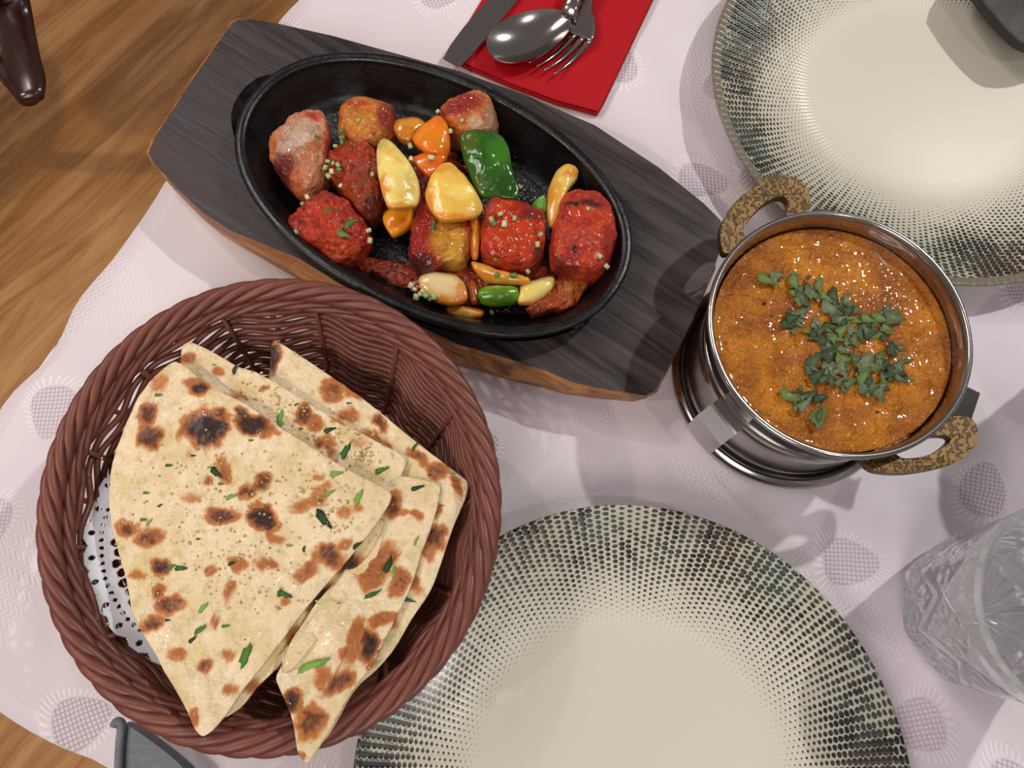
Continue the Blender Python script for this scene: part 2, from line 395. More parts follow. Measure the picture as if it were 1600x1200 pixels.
# ring-based sheet: outer loops follow the table edge, hanging skirt below
edge = resample(round_rect(0.0), 420)
NS = 24; cols = len(edge)
step = .5; x0, x1, y0, y1 = -30, 38, -18, 46       # visible field gets a dense grid
import bisect
xs = [x0 - 70 + i * 10 for i in range(7)] + [x0 + i * step for i in range(int((x1 - x0) / step) + 1)] + [x1 + 10 * (i + 1) for i in range(8)]
ys = [y0 - 70 + i * 10 for i in range(7)] + [y0 + i * step for i in range(int((y1 - y0) / step) + 1)] + [y1 + 10 * (i + 1) for i in range(8)]
def ab(x, y): v = Vector((x - cor.x, y - cor.y, 0)); return v.dot(dA), v.dot(dB)
def inside(x, y, m=0.0):
    a, b = ab(x, y); r = 7.0
    ca, cb = max(min(a, LA - r), r), max(min(b, LB - r), r)
    if math.hypot(a - ca, b - cb) == 0: return True
    return math.hypot(a - ca, b - cb) < r - m
def edged(x, y):
    a, b = ab(x, y); r = 7.0
    ca, cb = max(min(a, LA - r), r), max(min(b, LB - r), r)
    return r - math.hypot(a - ca, b - cb), ca, cb, a, b
idx = {}
for j, y in enumerate(ys):
    for i, x in enumerate(xs):
        e, ca, cb, a, b = edged(x, y)
        if e > -1.4 * 9:
            # pull points lying past the edge onto it
            if e < 0:
                k = 7.0 / math.hypot(a - ca, b - cb); q = T(ca + (a - ca) * k, cb + (b - cb) * k); X, Y = q.x, q.y
                if e < -(10 if (x < x0 or x > x1 or y < y0 or y > y1) else step * 1.5): continue
            else: X, Y = x, y
            idx[(i, j)] = len(vs); vs.append((X, Y, creases(X, Y) * min(1, max(e, 0) / 3) - .12))
for j in range(len(ys) - 1):
    for i in range(len(xs) - 1):
        q = [idx.get(t) for t in ((i, j), (i + 1, j), (i + 1, j + 1), (i, j + 1))]
        if None not in q: fs.append(tuple(q))
mb.add(vs, fs)
vs = []; fs = []
L_ = 0
cen = T(LA / 2, LB / 2)
for i, p in enumerate(edge):
    nxt, prv = edge[(i + 1) % cols], edge[i - 1]
    t = (nxt - prv).normalized(); nrm = Vector((t.y, -t.x, 0))
    if nrm.dot(p - cen) < 0: nrm = -nrm
    for k in range(NS + 1):
        h = max(0, k - 1) / (NS - 1); s = i * 0.97
        fold = (math.sin(s * .8 + 2 * nz(p.x, p.y, 1, .05)) * .5 + .5) * .9 + .5 * nz(p.x, p.y, 3, .16) + .25 * math.sin(s * 1.07 + 1)
        if k == 0: vs.append((p.x - nrm.x * 1.5, p.y - nrm.y * 1.5, -.135))
        elif k == 1: vs.append((p.x + nrm.x * fold * .45, p.y + nrm.y * fold * .45, -.09))
        else:
            o = fold * .55 + .1 + .45 * ss(0, .12, h) + (fold * 1.5) * ss(0.02, .5, h) * (1 + .8 * h)
            z = -26 * h ** 1.15 - .1
            vs.append((p.x + nrm.x * o, p.y + nrm.y * o, z))
for i in range(cols):
    for k in range(NS):
        a = i * (NS + 1) + k; b = ((i + 1) % cols) * (NS + 1) + k; fs.append((a, b, b + 1, a + 1))
mb.add(vs, fs)
cl = mb.build('tablecloth', CLOTH)
tag(cl, 'white damask tablecloth woven with leaf medallions, spread over the table under all dishes', 'tablecloth')

# ------------------------------------------------------------------ plates
def plate(c, R, label):
    mb = MB(); k = R / 13.5
    prof = [(0, .75), (2, .75), (4, .75), (6, .76), (7, .8), (8, .9), (9, 1.05), (10, 1.25), (11, 1.5), (12, 1.78), (12.8, 2.02), (13.3, 2.17), (13.48, 2.2), (13.5, 2.12), (13.4, 2.0), (12.6, 1.72), (11, 1.2), (9, .68), (8, .4), (7.6, .02), (7.2, .02), (7.0, .3), (4, .35), (0, .35)]
    lathe(mb, [(max(r, .001) * k, z) for r, z in prof], (c[0], c[1]), 160)
    o = mb.build('dinner_plate', PLATE, origin=(c[0], c[1], 0)); return tag(o, label, 'plate', 'woven pattern dinner plates')
plate((6.5, -7.3), 13.2, 'cream dinner plate with woven grey rim, nearest, beside the bread basket')
plate((27.4, 32.4), 14.0, 'cream dinner plate with woven green-grey rim, behind the brass-handled curry bowl')

# ------------------------------------------------------------------ wooden platter and iron pan
TOPZ = 3.0
tops = [(372, 31), (362, 36), (300, 125), (240, 218), (232, 238), (240, 254), (278, 296), (318, 333), (360, 360), (467, 404), (525, 440), (600, 482), (657, 510), (715, 538), (792, 560), (854, 580), (897, 598), (947, 609), (1008, 618), (1022, 612), (1040, 580), (1080, 500), (1115, 420), (1132, 372), (1126, 344), (1100, 318), (1030, 262), (930, 196), (820, 148), (720, 112), (620, 84), (520, 56), (430, 36), (392, 30)]
side = [(372, 29), (360, 34), (298, 125), (237, 218), (229, 238), (238, 258), (278, 302), (318, 343), (362, 370), (450, 420), (508, 462), (590, 512), (650, 540), (715, 563), (792, 585), (854, 600), (897, 611), (947, 618), (1008, 623), (1026, 614), (1043, 580), (1083, 500), (1118, 420), (1135, 372), (1129, 341), (1102, 314), (1030, 258), (930, 192), (820, 144), (720, 108), (620, 80), (520, 52), (430, 32), (392, 27)]
def fit_ellipse(pts):
    import numpy as np
    A = np.array([[p.x * p.x, p.x * p.y, p.y * p.y, p.x, p.y] for p in pts]); s = np.linalg.lstsq(A, np.ones(len(pts)), rcond=None)[0]
    a, b, c, d, e = s; Mx = np.array([[a, b / 2], [b / 2, c]]); ce = np.linalg.solve(-2 * Mx, [d, e])
    k = 1 + a * ce[0] ** 2 + b * ce[0] * ce[1] + c * ce[1] ** 2; ev, U = np.linalg.eigh(Mx / k)
    return ce[0], ce[1], 1 / math.sqrt(ev[0]), 1 / math.sqrt(ev[1]), math.atan2(U[1, 0], U[0, 0])
RIMZ = 4.7
ex, ey, ea, eb, et = fit_ellipse(PX([(371, 247), (382, 187), (412, 143), (456, 107), (517, 80), (577, 80), (660, 99), (757, 138), (850, 190), (920, 247), (967, 307), (982, 360), (977, 403), (947, 460), (900, 500), (808, 530), (746, 522), (653, 495), (560, 445), (525, 421), (467, 381), (424, 341), (381, 306)], RIMZ))
def EL(f, z, t, add=0.0, sp=2.15):
    c, s = math.cos(t), math.sin(t); x = (ea * f + add) * math.copysign(abs(c) ** (2 / sp), c); y = (eb * f + add) * math.copysign(abs(s) ** (2 / sp), s)
    return Vector((ex + x * math.cos(et) - y * math.sin(et), ey + x * math.sin(et) + y * math.cos(et), z))
pl = empty('wooden_platter', (ex, ey, 0), 'dark burnt wooden platter with tapered ends holding the cast iron pan', 'platter')
hole = [EL(1, TOPZ, 2 * PI * i / 96, -.35) for i in range(96)]
# finger slot beside the pan at the left end
sl = PX([(422, 116), (398, 124), (372, 150), (361, 180), (366, 214), (374, 246)], TOPZ)
slot = catmull(sl, False, 5)
ci = [min(range(96), key=lambda i: (hole[i] - q).length) for q in (slot[0], slot[-1])]
i0, i1 = ci
def span(a, b): 
    r = [];  k = a
    while k != b: r.append(hole[k]); k = (k + 1) % 96
    return r
s1, s2 = span(i0, i1), span(i1, i0)
rest = s1 if len(s1) > len(s2) else s2
hl = rest + (slot[::-1] if rest is s1 and False else (slot if (rest[-1] - slot[0]).length < (rest[-1] - slot[-1]).length else slot[::-1]))
mb = MB(); tp = PX(tops, TOPZ); sd = PX(side, TOPZ - 1.2)
sd[23:] = [p.lerp(Vector((ex, ey, p.z)), .035) for p in PX(tops[23:], TOPZ - 1.2)]
tri = tessellate_polygon([[Vector((p.x, p.y, 0)) for p in tp], [Vector((p.x, p.y, 0)) for p in hl]])
fl_ = tp + hl; nt = len(tp); nh = len(hl)
mb.add([(p.x, p.y, TOPZ) for p in fl_], [tuple(t) for t in tri])
vs = [(p.x, p.y, TOPZ) for p in hl] + [(p.x, p.y, 1.3) for p in hl]
mb.add(vs, [(i, (i + 1) % nh, (i + 1) % nh + nh, i + nh) for i in range(nh)] + [tuple(range(nh, 2 * nh))])
mb.build('board', BURNT, pl, smooth=False)
mb = MB(); cx = Vector((ex, ey, 0)); bt = [Vector((cx.x + (p.x - cx.x) * .97, cx.y + (p.y - cx.y) * .97, 0.05)) for p in sd]
vs = [tuple(p) for p in tp] + [tuple(p) for p in sd] + [tuple(p) for p in bt]
mb.add(vs, [(i, (i + 1) % nt, (i + 1) % nt + nt, i + nt) for i in range(nt)] + [(i + nt, (i + 1) % nt + nt, (i + 1) % nt + 2 * nt, i + 2 * nt) for i in range(nt)] + [tuple(range(2 * nt, 3 * nt))[::-1]])
o = mb.build('worn_edge', BARE, pl, smooth=False); o['label'] = 'bare brown wood edge'
# pan
pan = empty('cast_iron_pan', (ex, ey, 1.3), 'black oval cast iron sizzler pan sunk in the wooden platter', 'pan')
FLZ = 2.35
def ring_mesh(prof, seg=144):
    vs = []; fs = []; n = len(prof)
    for i in range(seg):
        for f, add, z in prof: vs.append(tuple(EL(f, z, 2 * PI * i / seg, add)))
    for i in range(seg):
        for j in range(n - 1): a = i * n + j; b = ((i + 1) % seg) * n + j; fs.append((a, b, b + 1, a + 1))
    return vs, fs, n
mb = MB(); prof = [(1, -.62, RIMZ - .25), (1, -.8, RIMZ - .6), (1, -1.15, 3.6), (1, -1.5, 2.85), (1, -1.85, 2.5), (1, -2.3, FLZ)]
prof2 = [(1, -.1, RIMZ - .35), (1, -.35, 3.9), (1, -.7, 3.0), (1, -1.3, 1.8), (1, -2.0, 1.35), (0.001, 0, 1.32)]
v, f, n = ring_mesh(prof2); mb.add(v, f); v, f, n = ring_mesh(prof); mb.add(v, f)
mb.build('pan_wall', IRON, pan)
mb = MB(); v, f, n = ring_mesh([(1, -.1, RIMZ - .35), (1, 0, RIMZ - .2), (1, .02, RIMZ - .05), (1, -.08, RIMZ + .03), (1, -.3, RIMZ + .06), (1, -.5, RIMZ), (1, -.6, RIMZ - .12), (1, -.62, RIMZ - .25)]); mb.add(v, f); mb.build('rim', IRON, pan)
mb = MB(); v, f, n = ring_mesh([(1, -2.3, FLZ), (.7, -1.2, FLZ - .03), (.45, -.8, FLZ - .05), (.2, 0, FLZ - .05), (.001, 0, FLZ - .05)]); mb.add(v, f); mb.build('cooking_surface', OILY, pan)

# ------------------------------------------------------------------ food in the pan
RD = srgb(214, 46, 12); RDD = srgb(112, 14, 6); ORG = srgb(222, 110, 20); YEL = srgb(230, 180, 60); WHT = srgb(226, 190, 160); CHR = srgb(38, 12, 8); MAR = srgb(196, 60, 20)
def blotch(base, spots, zt, jit=.35, js=1.3, sec=None, secs=.8, seed=0, glaze=None):
    """colour of the thing itself: base, a second tone in irregular patches and named stains (pixel centre -> world)"""
    S = [(P(a, b, zt), rx / 27.0, ry / 27.0, math.radians(an), c, st) for a, b, rx, ry, an, c, st in spots]
    def f(x, y, z):
        k = base
        if sec: k = mix(k, sec, ss(-.15, .3, fb(x + seed, y, z, secs)))
        if glaze: k = mix(k, glaze, .75 * ss(.02, .4, fb(x + 5, y - 3, 4, .8)))
        jx = jit * fb(x + 3, y + seed, z, js); jy = jit * fb(x + 11, y, z + seed, js)
        for p, rx, ry, an, c, st in S:
            dx, dy = x + jx - p.x, y + jy - p.y
            if abs(dx) > 2 * max(rx, ry) + 1 or abs(dy) > 2 * max(rx, ry) + 1: continue
            u = (dx * math.cos(an) + dy * math.sin(an)) / rx; w_ = (-dx * math.sin(an) + dy * math.cos(an)) / ry
            k = mix(k, c, st * (1 - ss(.55, 1.25, math.hypot(u, w_))))
        return k
    return f
GREENS = [srgb(150, 170, 110), srgb(176, 186, 130), srgb(92, 124, 62), srgb(206, 204, 160)]
def bits(parent, pts, zf, size=.16, name='spring_onion_bit', jit=.0):
    for (px, py) in pts:
        z = zf if not callable(zf) else zf(px, py); c = P(px, py, z); mb = MB()
        s = size * random.uniform(.75, 1.3); a = random.uniform(0, PI); g = random.choice(GREENS)
        ax = Vector((math.cos(a), math.sin(a), random.uniform(-.3, .5))).normalized()
        tube(mb, [c - ax * s * .8, c, c + ax * s * .8], s * .75, k=7, col=g, flat=.85)
        mb.build(name, VEG, parent)
chick = 'chunks of red tandoori chicken in the pan'
def chunk(name, pts, zt, label, cat, colf, mat=MEAT, zb=FLZ, p=3.2, amp=.32, sc=1.2, xy=.12, seed=0, grp=None, seg=150, rings=44, tilt=(0, 0), zmid=.35, bend=0.0):
    o = chaikin(PX(pts, zt * .8 + zb * .2), 2, .2); mb = MB()
    if mat is MEAT: p = max(p, 3.6) + .8; zmid = .5
    c = sum(o, Vector((0, 0, 0))) / len(o)
    if bend:
        ex2 = max((q - c).length for q in o); ax_ = max(o, key=lambda q: (q - c).length) - c; ax_.z = 0; ax_.normalize(); pr = Vector((-ax_.y, ax_.x, 0)); wd = max(abs((q - c).dot(pr)) for q in o)
        zf = lambda x, y: (x - c.x) * tilt[0] + (y - c.y) * tilt[1] - bend * (((x - c.x) * pr.x + (y - c.y) * pr.y) / wd) ** 2 - .35 * bend * (((x - c.x) * ax_.x + (y - c.y) * ax_.y) / ex2) ** 2 + .12 * fb(x + seed, y, 0, .9, 2)
    else: zf = (lambda x, y: (x - c.x) * tilt[0] + (y - c.y) * tilt[1]) if tilt != (0, 0) else None
    pillow(mb, o, zb, zt, rings, seg, p, amp, sc, zf, colf, xy, off=seed * 13.7, zmid=zmid)
    ob = mb.build(name, mat, origin=(c.x, c.y, zb)); return tag(ob, label, cat, grp)
c1 = chunk('chicken_piece', [(420, 222), (440, 190), (480, 168), (505, 172), (515, 200), (512, 240), (508, 275), (480, 300), (458, 296), (440, 275), (418, 245)], 5.1,
           'chicken piece cut open showing pale meat at the far left of the pan', 'chicken', blotch(srgb(224, 150, 110), [(470, 205, 34, 24, 30, WHT, .9), (462, 222, 36, 12, 30, srgb(236, 206, 190), .9), (438, 262, 26, 30, 0, RDD, .95), (424, 225, 8, 22, 0, ORG, .8), (462, 278, 12, 24, 0, srgb(226, 110, 60), .8), (487, 180, 12, 10, 0, RD, .9), (510, 215, 7, 40, 0, MAR, .8), (490, 230, 14, 12, 0, srgb(200, 110, 40), .7)], 5.1, .2), seed=1, grp=None, p=2.6, amp=.5)
c2 = chunk('chicken_piece', [(444, 345), (470, 315), (508, 296), (545, 312), (560, 335), (580, 352), (575, 380), (545, 405), (520, 412), (500, 390), (460, 370)], 4.9,
           'red chicken piece flecked with green coriander at the lower left of the pan', 'chicken', blotch(srgb(216, 66, 24), [(530, 385, 26, 18, 0, srgb(222, 84, 26), .7), (455, 345, 16, 12, 0, srgb(160, 30, 26), .7), (505, 305, 30, 8, 20, srgb(120, 44, 30), .6)], 4.9, .4, 1.4, srgb(176, 38, 16), 1.2, 3), seed=2, p=2.4, amp=.6)
c3 = chunk('chicken_piece', [(530, 160), (560, 153), (600, 158), (620, 172), (618, 205), (600, 222), (560, 225), (526, 215)], 5.2,
           'orange glazed chicken piece at the back of the pan near the rim', 'chicken', blotch(srgb(222, 128, 38), [(605, 180, 18, 30, 0, srgb(150, 40, 24), .9), (565, 190, 26, 18, 0, srgb(232, 160, 56), .7), (540, 158, 40, 6, 0, MAR, .8), (575, 218, 30, 10, 0, srgb(214, 140, 80), .7)], 5.2, .3), seed=3, p=3)
c4 = chunk('chicken_piece', [(510, 240), (530, 222), (572, 218), (592, 240), (598, 290), (592, 330), (575, 345), (550, 318), (528, 290), (510, 270)], 4.9,
           'dark red saucy chicken piece left of the long pale onion', 'chicken', blotch(srgb(196, 66, 22), [(545, 240, 30, 12, 0, srgb(190, 60, 34), .8), (560, 262, 24, 16, 0, srgb(170, 70, 50), .6), (580, 320, 18, 20, 0, srgb(90, 18, 10), .8)], 4.9, .4, 1.4, srgb(168, 72, 24), 1.1, 5), seed=4, p=2.4, amp=.6)
c5 = chunk('chicken_piece', [(686, 170), (706, 154), (745, 141), (768, 150), (780, 192), (772, 208), (740, 215), (705, 205), (688, 190)], 5.3,
           'chicken piece with a red crust behind the large green pepper', 'chicken', blotch(srgb(222, 132, 60), [(722, 162, 36, 20, 20, srgb(168, 30, 20), .95), (765, 185, 12, 30, 0, srgb(176, 136, 104), .95), (742, 190, 12, 14, 0, srgb(232, 200, 160), .8), (700, 190, 16, 10, 0, ORG, .8)], 5.3, .2), seed=5, p=2.6)
c6 = chunk('chicken_piece', [(650, 320), (668, 310), (700, 325), (735, 345), (738, 385), (722, 412), (690, 410), (655, 425), (636, 400), (642, 350)], 5.0,
           'chicken piece half red half yellow in the middle front of the pan', 'chicken', blotch(srgb(172, 32, 12), [(702, 375, 30, 30, -20, srgb(228, 164, 44), .95), (712, 400, 18, 14, 0, srgb(236, 190, 60), .7), (700, 342, 26, 8, 0, srgb(220, 120, 30), .8), (652, 410, 22, 20, 0, srgb(84, 12, 8), .9)], 5.0, .3), seed=6, p=3)
c7 = chunk('chicken_piece', [(762, 312), (780, 303), (820, 318), (852, 330), (854, 372), (845, 412), (800, 416), (750, 404), (752, 350)], 5.4,
           'squarish bright red chicken chunk just below the big green pepper', 'chicken', blotch(srgb(224, 66, 8), [(800, 372, 34, 20, 0, srgb(216, 74, 12), .8), (830, 335, 26, 12, 10, srgb(120, 32, 18), .8), (765, 320, 12, 10, 0, srgb(196, 80, 66), .6), (842, 395, 12, 24, 0, srgb(110, 22, 10), .8)], 5.4, .35, 1.4, srgb(178, 34, 8), 1.1, 8), seed=7, p=4.2, amp=.25, xy=.06)
c8 = chunk('chicken_piece', [(876, 306), (900, 294), (940, 300), (960, 325), (966, 372), (950, 412), (930, 428), (890, 420), (858, 404), (862, 360)], 5.5,
           'large red chicken chunk with charred marks at the right end of the pan', 'chicken', blotch(srgb(224, 76, 32), [(895, 315, 14, 5, 10, CHR, 1), (925, 315, 16, 8, -20, srgb(70, 24, 18), .9), (900, 385, 4, 10, 0, CHR, 1), (905, 370, 26, 12, 0, srgb(214, 96, 62), .6), (880, 410, 24, 14, 0, srgb(130, 26, 14), .8), (955, 380, 14, 34, 0, srgb(164, 30, 16), .8)], 5.5, .35, 1.4, srgb(190, 46, 26), 1.2, 9), seed=8, p=3.4, amp=.35, xy=.08)
c9 = chunk('chicken_piece', [(870, 432), (905, 425), (920, 440), (908, 462), (885, 486), (860, 484), (832, 494), (822, 482), (850, 462)], 3.5,
           'ragged orange brown scrap of chicken below the charred chunk', 'chicken', blotch(srgb(178, 74, 20), [(890, 450, 22, 14, 30, srgb(206, 120, 36), .8), (845, 484, 22, 8, 0, srgb(110, 24, 12), .8)], 3.5), seed=9, amp=.5, xy=.3)
def veg(name, pts, zt, label, cat, base, spots, zb=None, **kw):
    zb = zt - .55 if zb is None or zt - zb > .7 else zb
    kw = {**dict(mat=VEG, amp=.06, sc=.8, xy=.05, p=5.0, seg=110, rings=26, bend=.42), **kw}; kw['p'] = 6.0
    return chunk(name, pts, zt, label, cat, blotch(base, spots, zt, .3, 1.6, glaze=tuple(q * m for q, m in zip(base, (.86, .62, .4)))), zb=zb, **kw)
OY = srgb(232, 212, 120); OG = srgb(216, 130, 24)
v1 = veg('onion_petal', [(592, 208), (602, 210), (628, 235), (652, 268), (656, 295), (650, 318), (606, 328), (596, 300), (588, 260), (586, 225)], 5.9, 'long pale yellow onion petal, topmost in the left half of the pan', 'onion', OY, [(598, 300, 8, 40, 0, OG, .8), (625, 322, 34, 8, 0, OG, .7), (640, 285, 6, 30, 0, srgb(210, 180, 80), .6), (597, 220, 10, 12, 0, srgb(160, 160, 70), .6)], zb=4.2, seed=11, tilt=(0, -.05))
v2_ = veg('onion_petal', [(600, 322), (648, 318), (645, 345), (632, 358), (612, 368), (602, 355), (596, 335)], 4.4, 'small amber onion piece under the tip of the long pale petal', 'onion', srgb(226, 150, 30), [(630, 350, 18, 10, 0, srgb(206, 110, 20), .7)], seed=12)
v3 = veg('onion_petal', [(668, 280), (685, 252), (705, 248), (730, 275), (757, 314), (748, 330), (722, 342), (690, 344), (670, 325), (662, 300)], 5.8, 'wide glossy yellow onion petal in the centre of the pan', 'onion', srgb(230, 190, 84), [(700, 338, 40, 9, 0, OG, .8), (668, 310, 9, 34, 0, srgb(206, 120, 30), .7), (720, 300, 22, 14, 0, srgb(238, 212, 120), .6), (690, 258, 20, 10, 0, srgb(216, 140, 40), .7)], zb=4.3, seed=13)
v4 = veg('orange_pepper_piece', [(640, 205), (660, 192), (685, 176), (700, 190), (704, 225), (696, 240), (668, 238), (648, 222)], 5.6, 'bright orange pepper square right of the chicken at the back', 'pepper', srgb(226, 120, 14), [(680, 215, 20, 14, 0, srgb(206, 134, 20), .6), (655, 200, 12, 20, 0, srgb(232, 140, 30), .5)], zb=4.0, seed=14, p=3)
v5 = veg('orange_pepper_piece', [(638, 240), (662, 234), (698, 232), (700, 244), (680, 268), (670, 272), (650, 258)], 5.3, 'thin orange pepper strip just in front of the orange pepper square', 'pepper', srgb(222, 104, 14), [(660, 250, 14, 8, 0, srgb(200, 140, 60), .5)], zb=4.2, seed=15)
v6 = veg('onion_petal', [(618, 178), (650, 178), (668, 190), (650, 205), (640, 222), (622, 215), (612, 196)], 4.9, 'brownish orange translucent onion piece behind the orange pepper', 'onion', srgb(196, 118, 26), [(640, 190, 20, 10, 0, srgb(212, 150, 50), .6)], zb=3.2, seed=16)
v7 = veg('green_pepper_piece', [(718, 205), (745, 196), (785, 200), (796, 225), (800, 262), (813, 295), (808, 310), (775, 305), (745, 300), (735, 270), (722, 240)], 5.6, 'big dark green pepper square in the upper middle of the pan', 'pepper', srgb(38, 92, 14), [(780, 230, 20, 30, 0, srgb(60, 124, 26), .7), (735, 215, 14, 22, 0, srgb(84, 96, 24), .8), (745, 280, 12, 24, 0, srgb(76, 92, 24), .6), (790, 290, 18, 20, 0, srgb(26, 70, 12), .6)], zb=2.9, seed=17, p=3, amp=.2)
v8 = veg('green_pepper_piece', [(750, 444), (775, 440), (808, 442), (812, 455), (808, 468), (775, 472), (752, 470), (746, 458)], 4.1, 'small light green pepper strip at the front edge of the pan', 'pepper', srgb(92, 140, 30), [(780, 464, 30, 8, 0, srgb(62, 104, 20), .8), (780, 444, 28, 4, 0, srgb(140, 176, 70), .7)], zb=2.6, seed=18, p=3)
v9 = veg('onion_petal', [(868, 262), (885, 253), (906, 258), (904, 272), (892, 288), (880, 310), (872, 345), (858, 352), (853, 320), (858, 285)], 4.8, 'slim curved onion petal standing left of the charred chicken', 'onion', srgb(224, 188, 92), [(892, 268, 14, 8, 30, OG, .8), (862, 320, 8, 34, 0, srgb(214, 130, 30), .7)], zb=2.8, seed=19)
v10 = veg('onion_petal', [(730, 340), (742, 332), (756, 340), (750, 375), (748, 402), (736, 402), (732, 370)], 4.6, 'narrow orange onion strip between the two central chicken chunks', 'onion', srgb(206, 122, 34), [(745, 370, 6, 20, 0, srgb(222, 160, 70), .6)], seed=20)
v11 = veg('onion_petal', [(652, 432), (672, 420), (712, 422), (728, 440), (732, 466), (705, 474), (675, 466), (655, 450)], 4.1, 'pale translucent onion piece at the front left rim', 'onion', srgb(216, 186, 120), [(690, 440, 24, 16, 0, srgb(226, 206, 160), .7), (700, 468, 36, 8, 0, OG, .8), (722, 455, 10, 16, 0, srgb(206, 110, 24), .7)], zb=2.6, seed=21)
v12 = veg('onion_petal', [(733, 404), (752, 406), (775, 422), (800, 424), (830, 432), (828, 440), (790, 438), (760, 434), (742, 422)], 4.4, 'thin amber onion sliver lying under the squarish red chunk', 'onion', srgb(218, 150, 54), [(750, 412, 18, 5, -30, srgb(230, 180, 90), .8), (800, 432, 30, 5, 0, srgb(190, 160, 60), .6)], zb=3.3, seed=22, rings=9)
v13 = veg('onion_petal', [(812, 440), (835, 432), (868, 430), (866, 446), (848, 462), (828, 472), (808, 472), (812, 455)], 4.0, 'pale yellow onion piece right of the small green strip', 'onion', srgb(222, 200, 110), [(815, 470, 14, 5, 0, OG, .8), (845, 440, 20, 10, 0, srgb(214, 206, 130), .6)], zb=2.7, seed=23)
v14 = veg('onion_petal', [(694, 478), (720, 474), (750, 478), (759, 484), (752, 494), (725, 496), (702, 490)], 3.2, 'orange onion strip lowest in the pan by the front rim', 'onion', srgb(220, 128, 24), [(722, 488, 24, 4, 0, srgb(240, 200, 110), .8)], seed=24)
v15 = veg('coriander_sprig', [(828, 318), (840, 308), (852, 302), (855, 315), (854, 328), (840, 330)], 4.9, 'bright green coriander leaf tucked behind the squarish red chunk', 'herb', srgb(92, 150, 56), [], zb=3.6, seed=25, xy=.4, amp=.3)
v16 = veg('onion_petal', [(735, 430), (752, 436), (750, 470), (735, 472), (728, 450)], 3.8, 'sauce-coated brown onion piece left of the small green strip', 'onion', srgb(140, 66, 18), [], seed=26)
# sauce pools
def sauce(pts, zt, label):
    return chunk('sauce_pool', pts, zt, label, 'sauce', None, SAUCE, amp=.25, sc=1.6, xy=.3, p=2.2, seed=len(pts))
sauce([(556, 400), (590, 402), (640, 412), (655, 425), (650, 450), (620, 445), (590, 430), (560, 420)], FLZ + .45, 'glossy dark brown sauce with onion bits in front of the centre of the pan')
sauce([(640, 400), (700, 405), (760, 412), (850, 405), (880, 425), (850, 460), (760, 470), (690, 470), (645, 445)], FLZ + 1.1, 'thick red brown sauce under the front row of chicken')
sauce([(508, 260), (560, 240), (640, 240), (720, 230), (735, 300), (700, 345), (640, 350), (570, 340), (520, 300)], FLZ + 1.0, 'red brown sauce beneath the onions in the middle of the pan')
bits(c1, [(487, 206), (470, 228), (482, 240), (494, 242), (466, 245)], 5.0); bits(c4, [(512, 252), (520, 255), (528, 258), (508, 262), (518, 268), (530, 265), (513, 275), (534, 222), (524, 228), (532, 290), (534, 215), (582, 272)], 5.0)
bits(c2, [(472, 318), (480, 308), (463, 362), (528, 374), (576, 360), (578, 376), (536, 330)], 4.85, .15); bits(c3, [(534, 204), (560, 188)], 5.2); bits(c5, [(684, 174), (722, 188)], 5.2)
bits(v4, [(704, 205)], 5.4); bits(v5, [(641, 228), (674, 246), (642, 248)], 5.45, .17); bits(v7, [(774, 258)], 5.5); bits(c7, [(782, 334), (768, 343), (772, 350), (804, 341), (788, 350), (774, 406), (840, 382), (845, 366)], 5.45); bits(c8, [(918, 326), (923, 388), (941, 389), (948, 416), (937, 400)], 5.4)
bits(v12, [(825, 424), (776, 430), (802, 430)], 4.45); bits(pan, [(805, 245), (841, 248), (768, 488), (600, 422), (608, 430), (812, 292), (509, 140), (542, 131)], FLZ + .12, .14)
bits(v11, [(648, 452), (656, 460), (665, 462), (650, 464), (672, 468), (642, 446), (660, 455), (678, 464)], 3.9, .17); bits(v9, [(886, 276)], 4.7)
def leaf_part(parent, cx, cy, z, s, rot, name='coriander_leaf', curl=.15, col=None, asp=.6, lobes=3):
    c = P(cx, cy, z); mb = MB(); col = col or random.choice([srgb(62, 104, 42), srgb(80, 124, 56), srgb(48, 86, 36), srgb(96, 138, 70)])
    n = 18; vs = []; ca, sa = math.cos(rot), math.sin(rot)
    for i in range(n):
        a = 2 * PI * i / n; r = s * (1 + .2 * math.cos(lobes * a + rot) + .1 * math.cos(2 * lobes * a)) * random.uniform(.84, 1.12)
        x, y = r * math.cos(a), r * asp * math.sin(a); zz = curl * s * (math.cos(2 * a) * .7 + .3 * random.uniform(-1, 1))
        vs.append((c.x + x * ca - y * sa, c.y + x * sa + y * ca, z + max(zz, -.03) + .04))
    vs2 = [(v[0], v[1], v[2] - .035) for v in vs]
    ctr = [(c.x, c.y, z + .05), (c.x, c.y, z + .015)]
    fs = [(i, (i + 1) % n, 2 * n) for i in range(n)] + [(n + (i + 1) % n, n + i, 2 * n + 1) for i in range(n)] + [(i, (i + 1) % n, n + (i + 1) % n, n + i) for i in range(n)]
    mb.add(vs + vs2 + ctr, fs, col); return mb.build(name, LEAF, parent)
for (x, y, s, r) in ((515, 330, .42, .3), (528, 334, .3, 1.2), (545, 350, .4, .8), (535, 365, .42, -.5), (552, 345, .25, 0)): leaf_part(c2, x, y, 4.95, s, r, asp=.5)
for (x, y, s) in ((472, 230, .3), (496, 215, .2)): leaf_part(c1, x, y, 5.1, s, -.5, asp=.4)
leaf_part(c6, 678, 352, 5.05, .3, 1.3, asp=.45)

